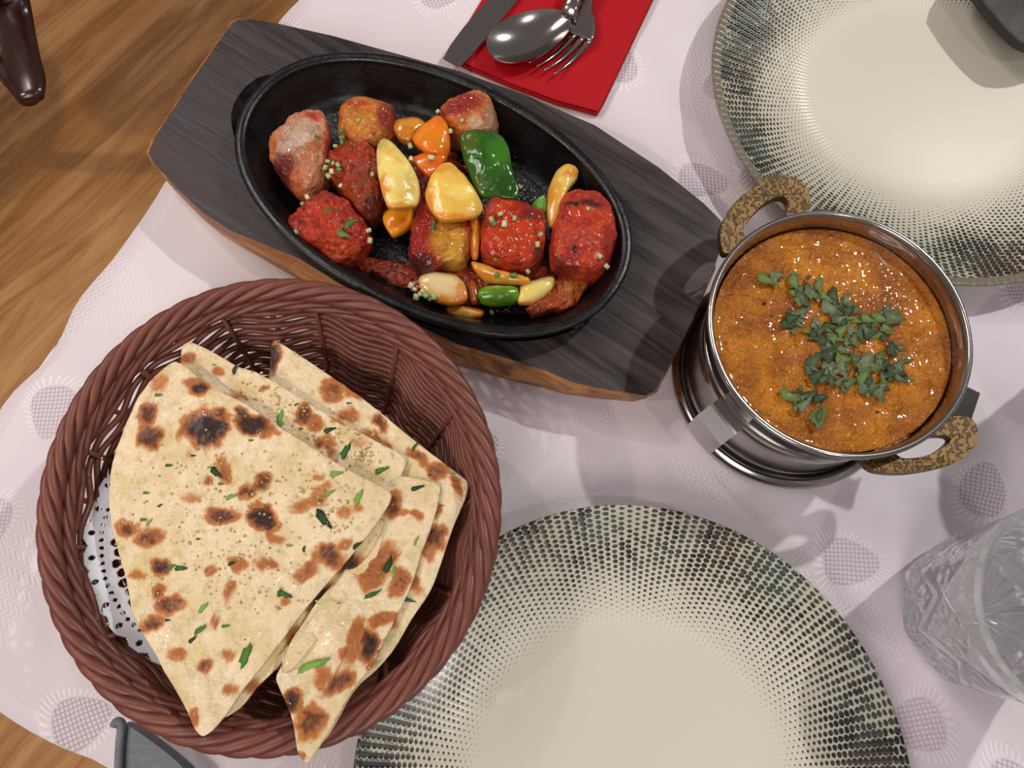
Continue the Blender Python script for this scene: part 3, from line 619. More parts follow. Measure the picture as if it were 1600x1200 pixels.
# ------------------------------------------------------------------ bread basket
BC = Vector((-10.1, 5.5, 0))
def be(a): return 1 + .026 * math.cos(2 * (a - math.radians(112)))
bk = empty('bread_basket', BC, 'round brown woven basket with a braided rim holding the naan bread', 'basket')
def ringpts(rf, zf, n): return [Vector((BC.x + rf(a) * be(a) * math.cos(a), BC.y + rf(a) * be(a) * math.sin(a), zf(a))) for a in (2 * PI * i / n for i in range(n))]
NST = 26
for s_ in range(5):          # top rope
    mb = MB(); ph = 2 * PI * s_ / 5
    tube(mb, ringpts(lambda a: 9.98 + .33 * math.cos(10 * a + ph), lambda a: 7.3 + .32 * math.sin(10 * a + ph), 300), .235, True, 7, flat=.85); mb.build('rim_strand', WICK, bk)
for s_ in range(4):          # second rope inside and below
    mb = MB(); ph = 2 * PI * s_ / 4
    tube(mb, ringpts(lambda a: 9.42 + .17 * math.cos(12 * a + ph), lambda a: 6.85 + .2 * math.sin(12 * a + ph), 300), .175, True, 7, flat=.85); mb.build('inner_rim_strand', WICK, bk)
NR = 15
for j in range(NR):
    t = j / (NR - 1); R0 = 6.5 + 2.75 * t ** .74; z0 = .55 + 5.95 * t
    mb = MB(); tube(mb, ringpts(lambda a: R0 + .20 * math.cos(NST / 2 * a) , lambda a: z0 + .085 * math.cos(NST * a + PI * j), 300), .168, True, 6); mb.build('weaver', WICK, bk)
for i in range(NST):
    a = 2 * PI * (i + .5 * 0) / NST; mb = MB()
    pts = [Vector((BC.x + r * be(a) * math.cos(a), BC.y + r * be(a) * math.sin(a), z)) for r, z in ((5.6, .35), (6.5, .5), (7.3, 1.6), (8.1, 3.2), (8.8, 5.0), (9.35, 6.9))]
    tube(mb, pts, .14, False, 6, up=Vector((-math.sin(a), math.cos(a), 0))); mb.build('stake', WICK, bk)
mb = MB()
sp = [Vector((BC.x + r * be(a) * math.cos(a), BC.y + r * be(a) * math.sin(a), .38 + .1 * math.cos(NST / 2 * a + PI * k))) for k in range(22) for (a, r) in ((2 * PI * i / 60, .4 + (k + i / 60) * .28) for i in range(60))]
tube(mb, sp, .16, False, 5); o = mb.build('woven_base', WICK, bk)
mb = MB(); lathe(mb, [(.01, .12), (6.3, .12), (6.45, .3), (6.3, .44), (.01, .30)], (BC.x, BC.y), 60, be); mb.build('base_disc', WICK, bk)
# lace doily resting on the left inner wall and floor
mb = MB(); vs = []; fs = []; NA, NRr = 720, 60
DC = Vector((BC.x - 1.85, BC.y - .9, 0)); DR = 6.85
def dz(x, y): return 4.0 - .35 * ((x - DC.x) * .88 + (y - DC.y) * .47)      # flat sheet propped up against the left wall
def solid(a, r):
    u = a / (2 * PI) * 36; f = (u % 1) - .5; e = DR - r          # 36 scallops round the edge
    scal = .18 + .26 * math.sqrt(max(0, 1 - (2 * f) ** 2))
    if e < .44 - scal: return False
    L1 = r * 2 * PI / 36
    if math.hypot(f * L1, e - .30) < .13: return False
    u2 = (a / (2 * PI) * 108) % 1 - .5
    if math.hypot(u2 * r * 2 * PI / 108, e - .72) < .085: return False
    u3 = (a / (2 * PI) * 18) % 1 - .5; x = abs(u3 * r * 2 * PI / 18)
    for hx, he, rx, re in ((0, 1.28, .2, .2), (.48, 1.35, .2, .16), (.95, 1.25, .17, .2), (.28, 1.85, .2, .27), (.8, 1.9, .2, .24), (0, 2.45, .22, .22), (.55, 2.5, .2, .26), (.3, 3.0, .2, .17), (.85, 3.0, .17, .17)):
        if ((x - hx) / rx) ** 2 + ((e - he) / re) ** 2 < 1: return False
    return True
rows = [DR - 3.4 * i / NRr for i in range(NRr + 1)]
for i in range(NA):
    a = 2 * PI * i / NA
    for r in rows: X_, Y_ = DC.x + r * math.cos(a), DC.y + r * math.sin(a); vs.append((X_, Y_, dz(X_, Y_) + .05 * math.sin(18 * a) * (r / DR)))
n = NRr + 1
for i in range(NA):
    for j in range(NRr):
        a = 2 * PI * (i + .5) / NA; r = (rows[j] + rows[j + 1]) / 2
        if solid(a, r): fs.append((i * n + j, ((i + 1) % NA) * n + j, ((i + 1) % NA) * n + j + 1, i * n + j + 1))
b0 = len(vs); vs.append((DC.x, DC.y, 4.0)); fs += [(b0, ((i + 1) % NA) * n + NRr, i * n + NRr) for i in range(NA)]
mb.add(vs, fs); o = mb.build('paper_doily', PAPER, origin=(DC.x, DC.y, .9)); tag(o, 'white lace paper doily lining the basket under the naan', 'doily')
md = o.modifiers.new('thick', 'SOLIDIFY'); md.thickness = .0003

# ------------------------------------------------------------------ naan
CRM = srgb(236, 214, 174); CR2 = srgb(216, 194, 134); BR = srgb(172, 104, 52); BD = srgb(104, 54, 26); BK = srgb(46, 22, 12); OB = srgb(192, 120, 50)
def naan(pts, zfun, th, label, spots, seed, extra=None, rings=100, seg=300):
    """zfun(px,py): height of the upper face"""
    o = [P(a, b, zfun(a, b)) for a, b in pts]; o = chaikin(o, 2, .18)
    cpx = (sum(a for a, b in pts) / len(pts), sum(b for a, b in pts) / len(pts))
    # height field over x,y from the control points (inverse distance weights)
    ctl = [P(a, b, zfun(a, b)) for a, b in pts] + [P(a * .5 + cpx[0] * .5, b * .5 + cpx[1] * .5, zfun(a * .5 + cpx[0] * .5, b * .5 + cpx[1] * .5)) for a, b in pts] + [P(*cpx, zfun(*cpx))]
    def hf(x, y):
        s = t = 0
        for p in ctl:
            w_ = 1 / ((p.x - x) ** 2 + (p.y - y) ** 2 + .8) ** 1.5; s += w_; t += w_ * p.z
        return t / s + .16 * fb(x + seed, y, 0, .45, 2) + .05 * fb(x, y + seed, 0, 2.2, 2)
    S = []
    for a, b, rx, ry, an, dk in spots:
        z = zfun(a, b); S.append((P(a, b, z), rx / 34, ry / 34, math.radians(an), dk))
    rng = random.Random(seed)
    def colf(x, y, z):
        k = mix(CRM, CR2, ss(-.1, .35, fb(x + seed, y, 2, .55)) * .75); k = mix(k, srgb(190, 174, 120), .5 * ss(.1, .4, fb(x + seed, y, 12, 2.4)))
        k = mix(k, srgb(238, 224, 196), ss(.05, .4, fb(x, y + seed, 5, 1.6)) * .5)
        k = mix(k, OB, .5 * ss(.46, .62, fb(x + 2 * seed, y, 9, 1.3)))
        jx = .28 * fb(x, y, 1, 1.6); jy = .28 * fb(x + 5, y, 1, 1.6)
        best = 0
        for p, rx, ry, an, dk in S:
            dx, dy = x + jx - p.x, y + jy - p.y
            if abs(dx) > 3 or abs(dy) > 3: continue
            u = (dx * math.cos(an) + dy * math.sin(an)) / rx; v_ = (-dx * math.sin(an) + dy * math.cos(an)) / ry
            q = dk * (1 - ss(.35, 1.35, math.hypot(u, v_) + .5 * fb(x, y, 7, 2.2)))
            best = max(best, q)
        if best > 0: best *= 1 + .35 * fb(x, y + 3, 2, 5.0, 2)
        if best > 0:
            k = mix(k, OB, ss(.02, .30, best)); k = mix(k, BR, ss(.24, .46, best)); k = mix(k, BD, ss(.48, .72, best)); k = mix(k, BK, ss(.74, .98, best))
        return k
    mb = MB(); pillow(mb, o, -th, 0, rings, seg, 9, .05, 3.0, hf, colf, 0)
    c = sum(o, Vector((0, 0, 0))) / len(o)
    ob = mb.build('naan_piece', NAAN, origin=(c.x, c.y, min(p.z for p in o) - th))
    tag(ob, label, 'naan', 'folded wedges of naan in the basket'); return ob, hf
def fold(parent, pts, zfun, th, spots=()):
    o = chaikin([P(a, b, zfun(a, b)) for a, b in pts], 2, .2); mb = MB(); c = sum(o, Vector((0, 0, 0))) / len(o)
    zc = lambda x, y: 0
    ctl = [P(a, b, zfun(a, b)) for a, b in pts]
    def hf(x, y):
        s = t = 0
        for p in ctl: w_ = 1 / ((p.x - x) ** 2 + (p.y - y) ** 2 + .3) ** 1.5; s += w_; t += w_ * p.z
        return t / s + .06 * fb(x, y, 4, .8)
    S = [(P(a, b, zfun(a, b)), r / 31, dk) for a, b, r, dk in spots]
    def colf(x, y, z):
        k = mix(CRM, CR2, .5 + fb(x, y, 3, .8)); b = 0
        for p, r, dk in S: b = max(b, dk * (1 - ss(.4, 1.3, math.hypot(x - p.x, y - p.y) / r + .4 * fb(x, y, 7, 2))))
        k = mix(k, BR, ss(.1, .4, b)); return mix(k, BK, ss(.5, .95, b))
    pillow(mb, o, -th, 0, 18, 160, 7, .03, 2, hf, colf); return mb.build('folded_layer', NAAN, parent)
zA = lambda a, b: 7.2 + 1.35 * (max(0, b - 780) / 370) ** 2 + .3 * ss(400, 180, a)
zB = lambda a, b: 6.7 - .3 * ss(450, 700, b)
zC = lambda a, b: 5.75 + .5 * ss(560, 733, a) + 2.3 * ss(820, 1130, b)
zD = lambda a, b: 6.45 + 2.2 * ss(840, 1120, b)
C_, hC = naan([(425, 529), (445, 540), (480, 562), (530, 596), (580, 632), (640, 682), (700, 728), (733, 752), (729, 775), (716, 805), (706, 828), (689, 881), (672, 925), (641, 969), (615, 1015), (589, 1046), (560, 1070), (545, 1090), (515, 1147), (486, 1180), (472, 1170), (466, 1130), (456, 1098), (448, 1077), (438, 1062), (440, 1030), (420, 900), (420, 700), (418, 600), (421, 560)], zC, .4,
       'lowest naan wedge, lying against the right wall of the basket', [(424, 560, 16, 30, 0, 1.0), (520, 608, 24, 22, 20, .62), (593, 662, 20, 12, -35, .72), (590, 690, 30, 12, -35, .45), (545, 650, 20, 14, 0, .45), (650, 712, 22, 10, -35, .62), (685, 735, 18, 16, 0, .62), (714, 760, 9, 18, 20, .6), (676, 838, 24, 22, 0, .78), (668, 855, 12, 24, 10, .5), (682, 800, 10, 14, 0, .4), (576, 1010, 20, 26, 20, .85), (596, 970, 26, 12, 0, .5), (527, 1070, 24, 14, 35, .7), (455, 1100, 18, 20, 0, .8), (484, 1130, 22, 18, 30, .62), (470, 1175, 10, 20, 0, .3), (500, 1060, 14, 10, 0, .4), (560, 988, 14, 30, 0, .5), (640, 900, 14, 30, 30, .6), (432, 1066, 6, 12, 0, .8), (548, 612, 30, 12, -30, .35)], 3)
D_, hD = naan([(600, 742), (634, 744), (665, 750), (689, 757), (684, 790), (672, 830), (657, 868), (648, 900), (638, 925), (622, 958), (600, 1000), (578, 1044), (550, 1078), (520, 1130), (480, 1198), (464, 1180), (456, 1130), (444, 1098), (434, 1075), (428, 1058), (455, 1015), (520, 920), (560, 860), (590, 800)], zD, .35,
       'narrow naan wedge lying on the lowest one, right of the top wedge', [(592, 885, 26, 40, -25, .55), (580, 900, 18, 12, 0, .5), (625, 910, 16, 26, -30, .58), (650, 805, 14, 8, -30, .4), (618, 870, 8, 10, 0, .5), (612, 790, 16, 24, -10, .7), (596, 968, 30, 9, 20, .5), (632, 800, 10, 8, 0, .35), (576, 1010, 16, 30, 20, .95), (556, 990, 12, 26, 0, .5), (548, 1020, 18, 16, 0, .5), (527, 1070, 26, 14, 35, .75), (453, 1098, 16, 18, 0, .95), (484, 1128, 24, 20, 30, .7), (500, 1060, 12, 18, 0, .42), (470, 1185, 8, 12, 0, .5), (495, 1040, 10, 10, 0, .35)], 8)
B_, hB = naan([(285, 533), (300, 534), (330, 548), (372, 573), (400, 580), (440, 603), (500, 640), (560, 674), (632, 712), (636, 722), (622, 752), (612, 772), (600, 820), (560, 870), (500, 850), (400, 780), (320, 700), (290, 620), (280, 570)], zB, .4,
       'middle naan wedge, half covered by the top wedge, pale buttery upper edge', [(290, 562, 18, 12, 0, .5), (340, 580, 9, 8, 0, .4), (372, 620, 14, 8, -20, .38), (413, 605, 9, 7, 0, .4), (474, 648, 14, 22, 10, .78), (490, 660, 24, 14, -30, .5), (527, 655, 18, 8, -30, .4), (515, 694, 10, 24, 15, .5), (500, 690, 12, 10, 0, .6), (446, 682, 30, 8, -30, .45), (560, 690, 18, 10, 0, .2)], 15)
A_, hA = naan([(268, 563), (286, 568), (310, 590), (345, 612), (380, 628), (430, 662), (480, 694), (540, 732), (592, 758), (613, 770), (608, 788), (596, 806), (570, 842), (540, 878), (510, 912), (470, 960), (440, 1000), (410, 1040), (378, 1078), (352, 1118), (330, 1143), (313, 1154), (300, 1140), (290, 1112), (272, 1080), (255, 1052), (240, 1020), (216, 985), (203, 950), (196, 905), (185, 870), (175, 835), (169, 790), (170, 745), (176, 710), (192, 668), (212, 622), (236, 590)], zA, .4,
       'top naan wedge, the largest, with dark char spots and green herbs', [(232, 645, 16, 18, 0, .78), (234, 682, 20, 20, 0, .84), (312, 607, 15, 14, 0, .9), (322, 668, 36, 32, 10, 1.05), (396, 665, 34, 17, -15, 1.0), (378, 645, 12, 12, 0, .95), (308, 598, 22, 12, 0, .4), (248, 598, 14, 20, -20, .3), (322, 752, 10, 9, 0, .6), (350, 735, 10, 22, 30, .55), (412, 752, 15, 15, 0, .82), (388, 770, 12, 12, 0, .72), (412, 810, 30, 16, -35, 1.0), (350, 806, 32, 13, 5, .72), (200, 825, 16, 13, -10, .74), (232, 840, 26, 15, 10, .62), (252, 886, 12, 16, 30, .9), (216, 900, 12, 9, 0, .35), (246, 925, 10, 12, 0, .66), (262, 945, 20, 14, 0, .66), (234, 975, 18, 14, 10, .72), (330, 894, 9, 8, 0, .5), (280, 1022, 14, 9, 0, .42), (318, 1042, 13, 11, 0, .62), (356, 1022, 12, 9, 0, .4), (516, 868, 24, 18, -20, .7), (476, 895, 24, 12, 30, .55), (418, 880, 20, 10, 0, .5), (428, 840, 20, 10, -30, .4), (500, 775, 30, 14, 50, .4), (540, 800, 16, 12, 0, .3), (360, 1080, 10, 8, 0, .4), (300, 1120, 9, 14, 0, .42), (335, 970, 8, 12, 0, .45), (362, 920, 9, 12, 0, .45), (445, 940, 10, 8, 0, .35), (560, 790, 10, 14, 30, .3), (300, 780, 20, 10, 0, .25), (418, 680, 8, 6, 0, .3), (500, 745, 10, 8, 0, .35), (472, 790, 22, 12, 30, .4), (295, 712, 10, 8, 0, .25), (372, 880, 10, 16, 40, .4), (540, 850, 14, 9, 40, .35)], 21, rings=120, seg=340)
f1 = fold(A_, [(330, 1125), (352, 1122), (378, 1105), (400, 1075), (432, 1045), (470, 1000), (510, 950), (545, 905), (580, 860), (605, 812), (580, 810), (500, 880), (420, 980), (360, 1070)], lambda a, b: zA(a, b) - .5, .3, [(462, 995, 16, .7), (500, 930, 26, 1.0), (545, 880, 20, .9), (395, 1072, 10, .6)])
f1['label'] = 'shaded lower layer of the folded wedge'
fold(D_, [(440, 1052), (455, 1048), (480, 1020), (520, 965), (560, 905), (590, 870), (600, 830), (580, 850), (530, 900), (480, 960), (445, 1020)], lambda a, b: zD(a, b) + .12, .3)
# herbs and garlic crumbs on the bread
def herb(parent, hf, px, py, s, rot, asp=.4, col=None):
    z = 7.0
    for _ in range(3): q = P(px, py, z); z = hf(q.x, q.y)
    leaf_part(parent, px, py, z, s, rot, 'herb', .08, col, asp)
GR = [srgb(72, 118, 40), srgb(46, 92, 34), srgb(120, 160, 70), srgb(30, 60, 26)]
for (x, y, s, r) in ((247, 617, .16, 0), (337, 738, .34, -.7), (361, 776, .26, .4), (264, 727, .17, 0), (328, 730, .12, 0), (302, 712, .12, 0), (317, 950, .28, .9), (312, 985, .3, .8), (384, 1025, .5, 1.3), (444, 929, .36, -.3), (362, 880, .17, .4), (282, 888, .28, 0), (268, 886, .2, .6), (262, 969, .12, 0), (233, 816, .18, .9), (224, 812, .16, 0), (505, 810, .5, -.9), (345, 756, .14, 0), (500, 782, .1, 0), (540, 705, .4, 1.1), (560, 778, .36, 1.2), (452, 852, .14, 0), (475, 858, .14, 1.5), (558, 852, .24, .6), (300, 1000, .2, .8), (352, 978, .16, .2), (392, 688, .12, 0), (345, 665, .1, 0), (250, 790, .12, .5), (228, 770, .14, 0), (525, 740, .3, .2), (515, 770, .26, .5), (310, 842, .1, 0)): herb(A_, hA, x, y, s, r, col=random.choice(GR))
for (x, y, s, r) in ((438, 655, .42, 1.5), (367, 577, .26, 1.3), (334, 570, .1, 0), (463, 632, .12, .5), (540, 706, .34, 1.2), (515, 672, .3, .3), (595, 735, .32, .4), (470, 670, .1, 0), (567, 712, .14, 0)): herb(B_, hB, x, y, s, r, col=random.choice(GR))
for (x, y, s, r) in ((605, 890, .6, 1.35), (580, 930, .4, .5), (525, 945, .2, .6), (652, 762, .34, .3), (650, 845, .22, 1.2), (615, 895, .3, 1.5), (487, 1042, .75, .45), (602, 1000, .12, 0)): herb(D_, hD, x, y, s, r, .28, col=random.choice(GR))
for (x, y, s, r) in ((638, 937, .3, -.3), (648, 698, .24, 1), (708, 740, .12, 0), (602, 608, .1, 0), (545, 630, .12, 0), (672, 742, .1, 0), (690, 790, .1, 0)): herb(C_, hC, x, y, s, r, .3, col=random.choice(GR))
mb = MB()
def crumbs(hf, reg, n, mbx):
    for _ in range(n):
        a = random.choice(reg); px = random.gauss(a[0], a[2]); py = random.gauss(a[1], a[3]); z = 7
        for _k in range(2): q = P(px, py, z); z = hf(q.x, q.y)
        r = random.uniform(.03, .09); q = P(px, py, z + .01)
        vs = [q + Vector((r * random.uniform(.7, 1.5), 0, 0)), q + Vector((0, r, 0)), q - Vector((r * random.uniform(.7, 1.4), 0, 0)), q - Vector((0, r, 0)), q + Vector((0, 0, r * .5)), q - Vector((0, 0, r))]
        mbx.add(vs, [(0, 1, 4), (1, 2, 4), (2, 3, 4), (3, 0, 4), (1, 0, 5), (2, 1, 5), (3, 2, 5), (0, 3, 5)], random.choice([srgb(212, 188, 130), srgb(200, 172, 104), srgb(220, 202, 152), srgb(190, 150, 84)]))
crumbs(hA, [(460, 760, 50, 26), (520, 800, 30, 24), (330, 850, 60, 60), (400, 900, 50, 40), (300, 760, 50, 40)], 420, mb)
o = mb.build('garlic_crumbs', NAAN, A_); o['kind'] = 'stuff'
mb = MB(); crumbs(hB, [(410, 612, 26, 12), (520, 680, 34, 14), (580, 712, 20, 10), (450, 640, 40, 12)], 200, mb); o = mb.build('garlic_crumbs', NAAN, B_); o['kind'] = 'stuff'

# ------------------------------------------------------------------ curry bowl and stand
KR, KZ = 6.5, 7.5
import itertools
_rim = PX([(1101, 517), (1306, 331), (1514, 517), (1330, 713), (1128, 608), (1223, 690), (1423, 383), (1483, 643), (1167, 374)], KZ)
KC = sum((P(1306, 331, KZ), P(1322, 713, KZ), P(1101, 517, KZ), P(1514, 517, KZ)), Vector((0, 0, 0))) / 4
KR = sum((p - KC).length for p in _rim) / len(_rim)
st = empty('serving_stand', (KC.x, KC.y, 0), 'round steel stand with tabs under the curry bowl', 'stand')
mb = MB(); lathe(mb, [(KR - 1.3, .1), (KR - .1, .05), (KR + .15, .18), (KR + .12, .42), (KR - .25, .55), (KR - .55, .7), (KR - .62, 1.2), (KR - .58, 3.4), (KR - .5, 5.2), (KR - .62, 5.2), (KR - .72, 3.4), (KR - .8, .9), (KR - 1.3, .6)], (KC.x, KC.y), 128, close=True); mb.build('stand_wall', STEEL, st)
mb = MB(); lathe(mb, [(KR - .22, .57), (KR - .3, .72), (KR - .42, .72), (KR - .46, .6)], (KC.x, KC.y), 128, close=True); mb.build('bead_ring', DARKST, st)
def tab(px, py, z, outd, wd, ln, drop, mat, label=None):
    p = P(px, py, z); d = (p - KC); d.z = 0; d.normalize(); t = Vector((-d.y, d.x, 0)); mb = MB()
    a = KC + d * (KR - .75); prof = [(0, z - .1), (outd * .45, z), (outd * .55, z), (outd, z - drop * .15), (outd + .05, z - drop)]
    vs = []; n = len(prof)
    for s in (-wd / 2, wd / 2):
        for q in (0, -.12):
            for r, zz in prof: vs.append(tuple(Vector((a.x, a.y, 0)) + d * (r + (q if r > outd * .9 else 0)) + t * s + Vector((0, 0, zz + (q if r < outd * .9 else 0)))))
    fs = [(i, i + 1, i + 1 + 2 * n, i + 2 * n) for i in range(n - 1)] + [(i + n, i + 3 * n, i + 1 + 3 * n, i + 1 + n) for i in range(n - 1)] + [(i, i + n, i + 1 + n, i + 1) for i in range(n - 1)] + [(i + 2 * n, i + 1 + 2 * n, i + 1 + 3 * n, i + 3 * n) for i in range(n - 1)] + [(0, 2 * n, 3 * n, n), (n - 1, 2 * n - 1, 4 * n - 1, 3 * n - 1)]
    mb.add(vs, fs); o = mb.build('tab', mat, st, smooth=False)
    if label: o['label'] = label
tab(1130, 655, 5.0, 1.7, 1.9, 1, 2.4, BRUSHED, 'bright folded steel tab')
tab(1300, 318, 5.9, 1.9, 1.8, 1, .35, DARKST, 'dark flat steel tab'); tab(1508, 632, 5.9, 2.2, 1.9, 1, .35, DARKST, 'dark flat steel tab')
kb = empty('curry_bowl', (KC.x, KC.y, 1.2), 'small steel karahi bowl with two engraved brass handles, full of orange curry', 'bowl')
mb = MB(); lathe(mb, [(.01, 1.3), (3.6, 1.35), (4.8, 2.0), (5.5, 3.4), (5.75, 4.8), (KR - .45, 5.6), (KR - .2, 6.3), (KR - .1, 7.2), (KR - .02, 7.35), (KR, 7.5), (KR - .06, 7.6), (KR - .2, 7.62), (KR - .3, 7.5), (KR - .38, 7.0), (KR - .5, 6.2), (KR - .9, 5.0), (5.0, 3.6), (4.4, 2.3), (3.4, 1.6), (.01, 1.5)], (KC.x, KC.y), 160); mb.build('bowl_body', STEEL, kb)
mb = MB(); tube(mb, [Vector((KC.x + (KR - .12) * math.cos(a), KC.y + (KR - .12) * math.sin(a), KZ + .02)) for a in (2 * PI * i / 160 for i in range(160))], .155, True, 10); mb.build('rolled_rim', STEEL, kb)
def handle(out, hole, up):
    def zat(a, b):
        q = P(a, b, 6.8); d = (Vector((q.x, q.y, 0)) - Vector((KC.x, KC.y, 0))).length - KR; return 6.6 + up * max(0, d + .6)
    o = resample(catmull([P(a, b, zat(a, b)) for a, b in out]), 60); h = resample(catmull([P(a, b, zat(a, b)) for a, b in hole]), 40)
    zz = lambda x, y: 6.6 + up * max(0, math.hypot(x - KC.x, y - KC.y) - KR + .6)
    mb = MB(); prism(mb, o, lambda x, y: zz(x, y) - .55, zz, [h]); ob = mb.build('handle', BRASS, kb, smooth=False)
    bv = ob.modifiers.new('bevel', 'BEVEL'); bv.width = .0007; bv.segments = 2; bv.limit_method = 'ANGLE'
    for p in (out[0], out[-1]):
        q = P(*p, 6.4); d = (q - KC); d.z = 0; d.normalize()
handle([(1134, 396), (1128, 387), (1126, 357), (1143, 322), (1193, 279), (1223, 272), (1254, 283), (1265, 305), (1262, 335), (1240, 345), (1200, 352), (1160, 384)], [(1168, 368), (1164, 353), (1189, 322), (1215, 307), (1230, 311), (1230, 331), (1219, 344)], .12)
handle([(1352, 712), (1360, 732), (1388, 739), (1431, 738), (1488, 725), (1522, 699), (1528, 673), (1518, 654), (1492, 650), (1462, 660), (1440, 672), (1400, 690)], [(1399, 704), (1414, 716), (1453, 710), (1479, 695), (1486, 683), (1462, 681), (1430, 690)], .12)
# curry surface
mb = MB(); CZ = 6.55; vs = []; fs = []; NRg, NSg = 70, 180; CR = KR - .5
for i in range(NRg + 1):
    r = CR * i / NRg
    for j in range(NSg):
        a = 2 * PI * j / NSg; x, y = KC.x + r * math.cos(a), KC.y + r * math.sin(a)
        z = CZ + .13 * fb(x, y, 1, 2.4, 3) * (1 - ss(.88, 1, r / CR)) + .25 * (1 - (r / CR) ** 2) + .1 * ss(.93, 1, r / CR)
        vs.append((x, y, z))
for i in range(NRg):
    for j in range(NSg): fs.append((i * NSg + j, i * NSg + (j + 1) % NSg, (i + 1) * NSg + (j + 1) % NSg, (i + 1) * NSg + j))
lo = len(vs)
for j in range(NSg):
    a = 2 * PI * j / NSg; vs.append((KC.x + 5.0 * math.cos(a), KC.y + 5.0 * math.sin(a), 4.6))
for j in range(NSg): fs.append((NRg * NSg + j, NRg * NSg + (j + 1) % NSg, lo + (j + 1) % NSg, lo + j))
fs.append(tuple(lo + j for j in range(NSg)))
mb.add(vs, fs); cu = mb.build('curry', CURRY, origin=(KC.x, KC.y, 4.6)); tag(cu, 'glossy orange brown curry topped with chopped coriander in the steel bowl', 'curry', None, 'stuff')
GG = [srgb(74, 88, 54), srgb(92, 106, 72), srgb(56, 72, 42), srgb(108, 120, 88), srgb(100, 124, 60)]
def cz(px, py): return CZ + .27
for (x, y, n, sx_, sy_) in ((1210, 433, 5, 12, 9), (1245, 445, 8, 12, 18), (1270, 462, 8, 22, 10), (1310, 470, 7, 22, 10), (1325, 500, 14, 30, 18), (1290, 520, 12, 30, 18), (1245, 498, 7, 10, 16), (1310, 545, 12, 22, 24), (1355, 520, 9, 18, 16), (1390, 500, 6, 14, 10), (1300, 585, 12, 22, 18), (1350, 575, 12, 26, 14), (1390, 590, 10, 20, 14), (1360, 605, 7, 12, 10), (1255, 622, 12, 20, 9), (1280, 650, 3, 3, 12), (1405, 560, 6, 10, 14), (1270, 575, 4, 10, 14)):
    for _ in range(int(n * 1.35)):
        leaf_part(cu, random.gauss(x, sx_ * .7), random.gauss(y, sy_ * .7), cz(0, 0) + random.uniform(-.02, .12), random.choice((.16, .22, .3, .36, .5)), random.uniform(0, PI), curl=.16, col=random.choice(GG), asp=random.uniform(.3, .75))

# ------------------------------------------------------------------ crystal tumblers
def tumbler(c, label, H_=8.6, rb=3.75, rt=4.6, rot=0.0):
    """cut crystal: eight big star-cut lozenges, thick faceted base, starburst underneath"""
    root = empty('crystal_tumbler', (c[0], c[1], 0), label, 'glass', 'cut crystal tumblers')
    mb = MB(); NA, NH = 192, 56; vs = []; fs = []
    def cut(a, h):
        u = a / (2 * PI) * 8; k = 0
        for v0, off in ((.27, 0.0), (.62, .5)):
            f = ((u + off) % 1) - .5; x = f * 2; y = (h - v0) / .22
            if abs(x) + abs(y) < 1.05:
                rr = math.hypot(x, y); an = math.atan2(y, x); k = max(k, (.5 + .5 * math.cos(8 * an)) * (1 - ss(.7, 1.0, rr)) * .55 + .05)
            k = max(k, .9 * math.exp(-((abs(x) + abs(y) - 1) / .07) ** 2))
        return k * ss(.02, .08, h) * (1 - ss(.84, .9, h))
    for i in range(NA):
        a = 2 * PI * i / NA + rot; poly = math.cos(PI / 8) / math.cos(((a - rot) % (PI / 4)) - PI / 8)
        for j in range(NH + 1):
            h = j / NH; r = rb + (rt - rb) * h ** .8 - .45 * (1 - ss(0, .1, h))
            pf = 1 + (poly - 1) * .6 * (1 - ss(.75, .95, h)); r = r * pf - .13 * cut(a - rot, h)
            vs.append((c[0] + r * math.cos(a), c[1] + r * math.sin(a), .05 + h * H_))
    inner = [(rt - .22, H_ + .12), (rt - .38, H_), (rt - .45, H_ * .7), (rb - .15, 2.4), (rb - .6, 1.75), (rb - 1.6, 1.55), (.02, 1.5)]
    n = NH + 1 + len(inner); out = []
    for i in range(NA):
        a = 2 * PI * i / NA + rot; out += vs[i * (NH + 1):(i + 1) * (NH + 1)]
        for r, z in inner: out.append((c[0] + r * math.cos(a), c[1] + r * math.sin(a), z))
    for i in range(NA):
        for j in range(n - 1): A = i * n + j; B = ((i + 1) % NA) * n + j; fs.append((A, B, B + 1, A + 1))
    b0 = len(out)
    for k, rr in enumerate((2.8, 1.9, 1.0)):
        for i in range(NA):
            a = 2 * PI * i / NA + rot; g = .05 + (.32 * (.5 + .5 * math.cos(16 * a)) ** 2 + .1) * (1, 1, .6)[k]
            out.append((c[0] + rr * math.cos(a), c[1] + rr * math.sin(a), g))
    for i in range(NA):
        j = (i + 1) % NA; fs += [(i * n, b0 + i, b0 + j, j * n), (b0 + i, b0 + NA + i, b0 + NA + j, b0 + j), (b0 + NA + i, b0 + 2 * NA + i, b0 + 2 * NA + j, b0 + NA + j)]
    ct = len(out); out.append((c[0], c[1], .3)); fs += [(ct, b0 + 2 * NA + (i + 1) % NA, b0 + 2 * NA + i) for i in range(NA)]
    fs += [(i * n + n - 1, ((i + 1) % NA) * n + n - 1, len(out)) for i in range(NA)]; out.append((c[0], c[1], 1.5))
    mb.add(out, fs); mb.build('glass_body', GLASS, root, sharp=22)
g0 = P(1502, 958, 0)
tumbler((g0.x + .15, g0.y, 0), 'cut crystal tumbler beside the near plate, cropped by the right edge', rot=.2)
g1 = P(1716, 655, 0)
tumbler((g1.x, g1.y, 0), 'cut crystal tumbler barely showing at the right edge beside the curry bowl', rot=.5)

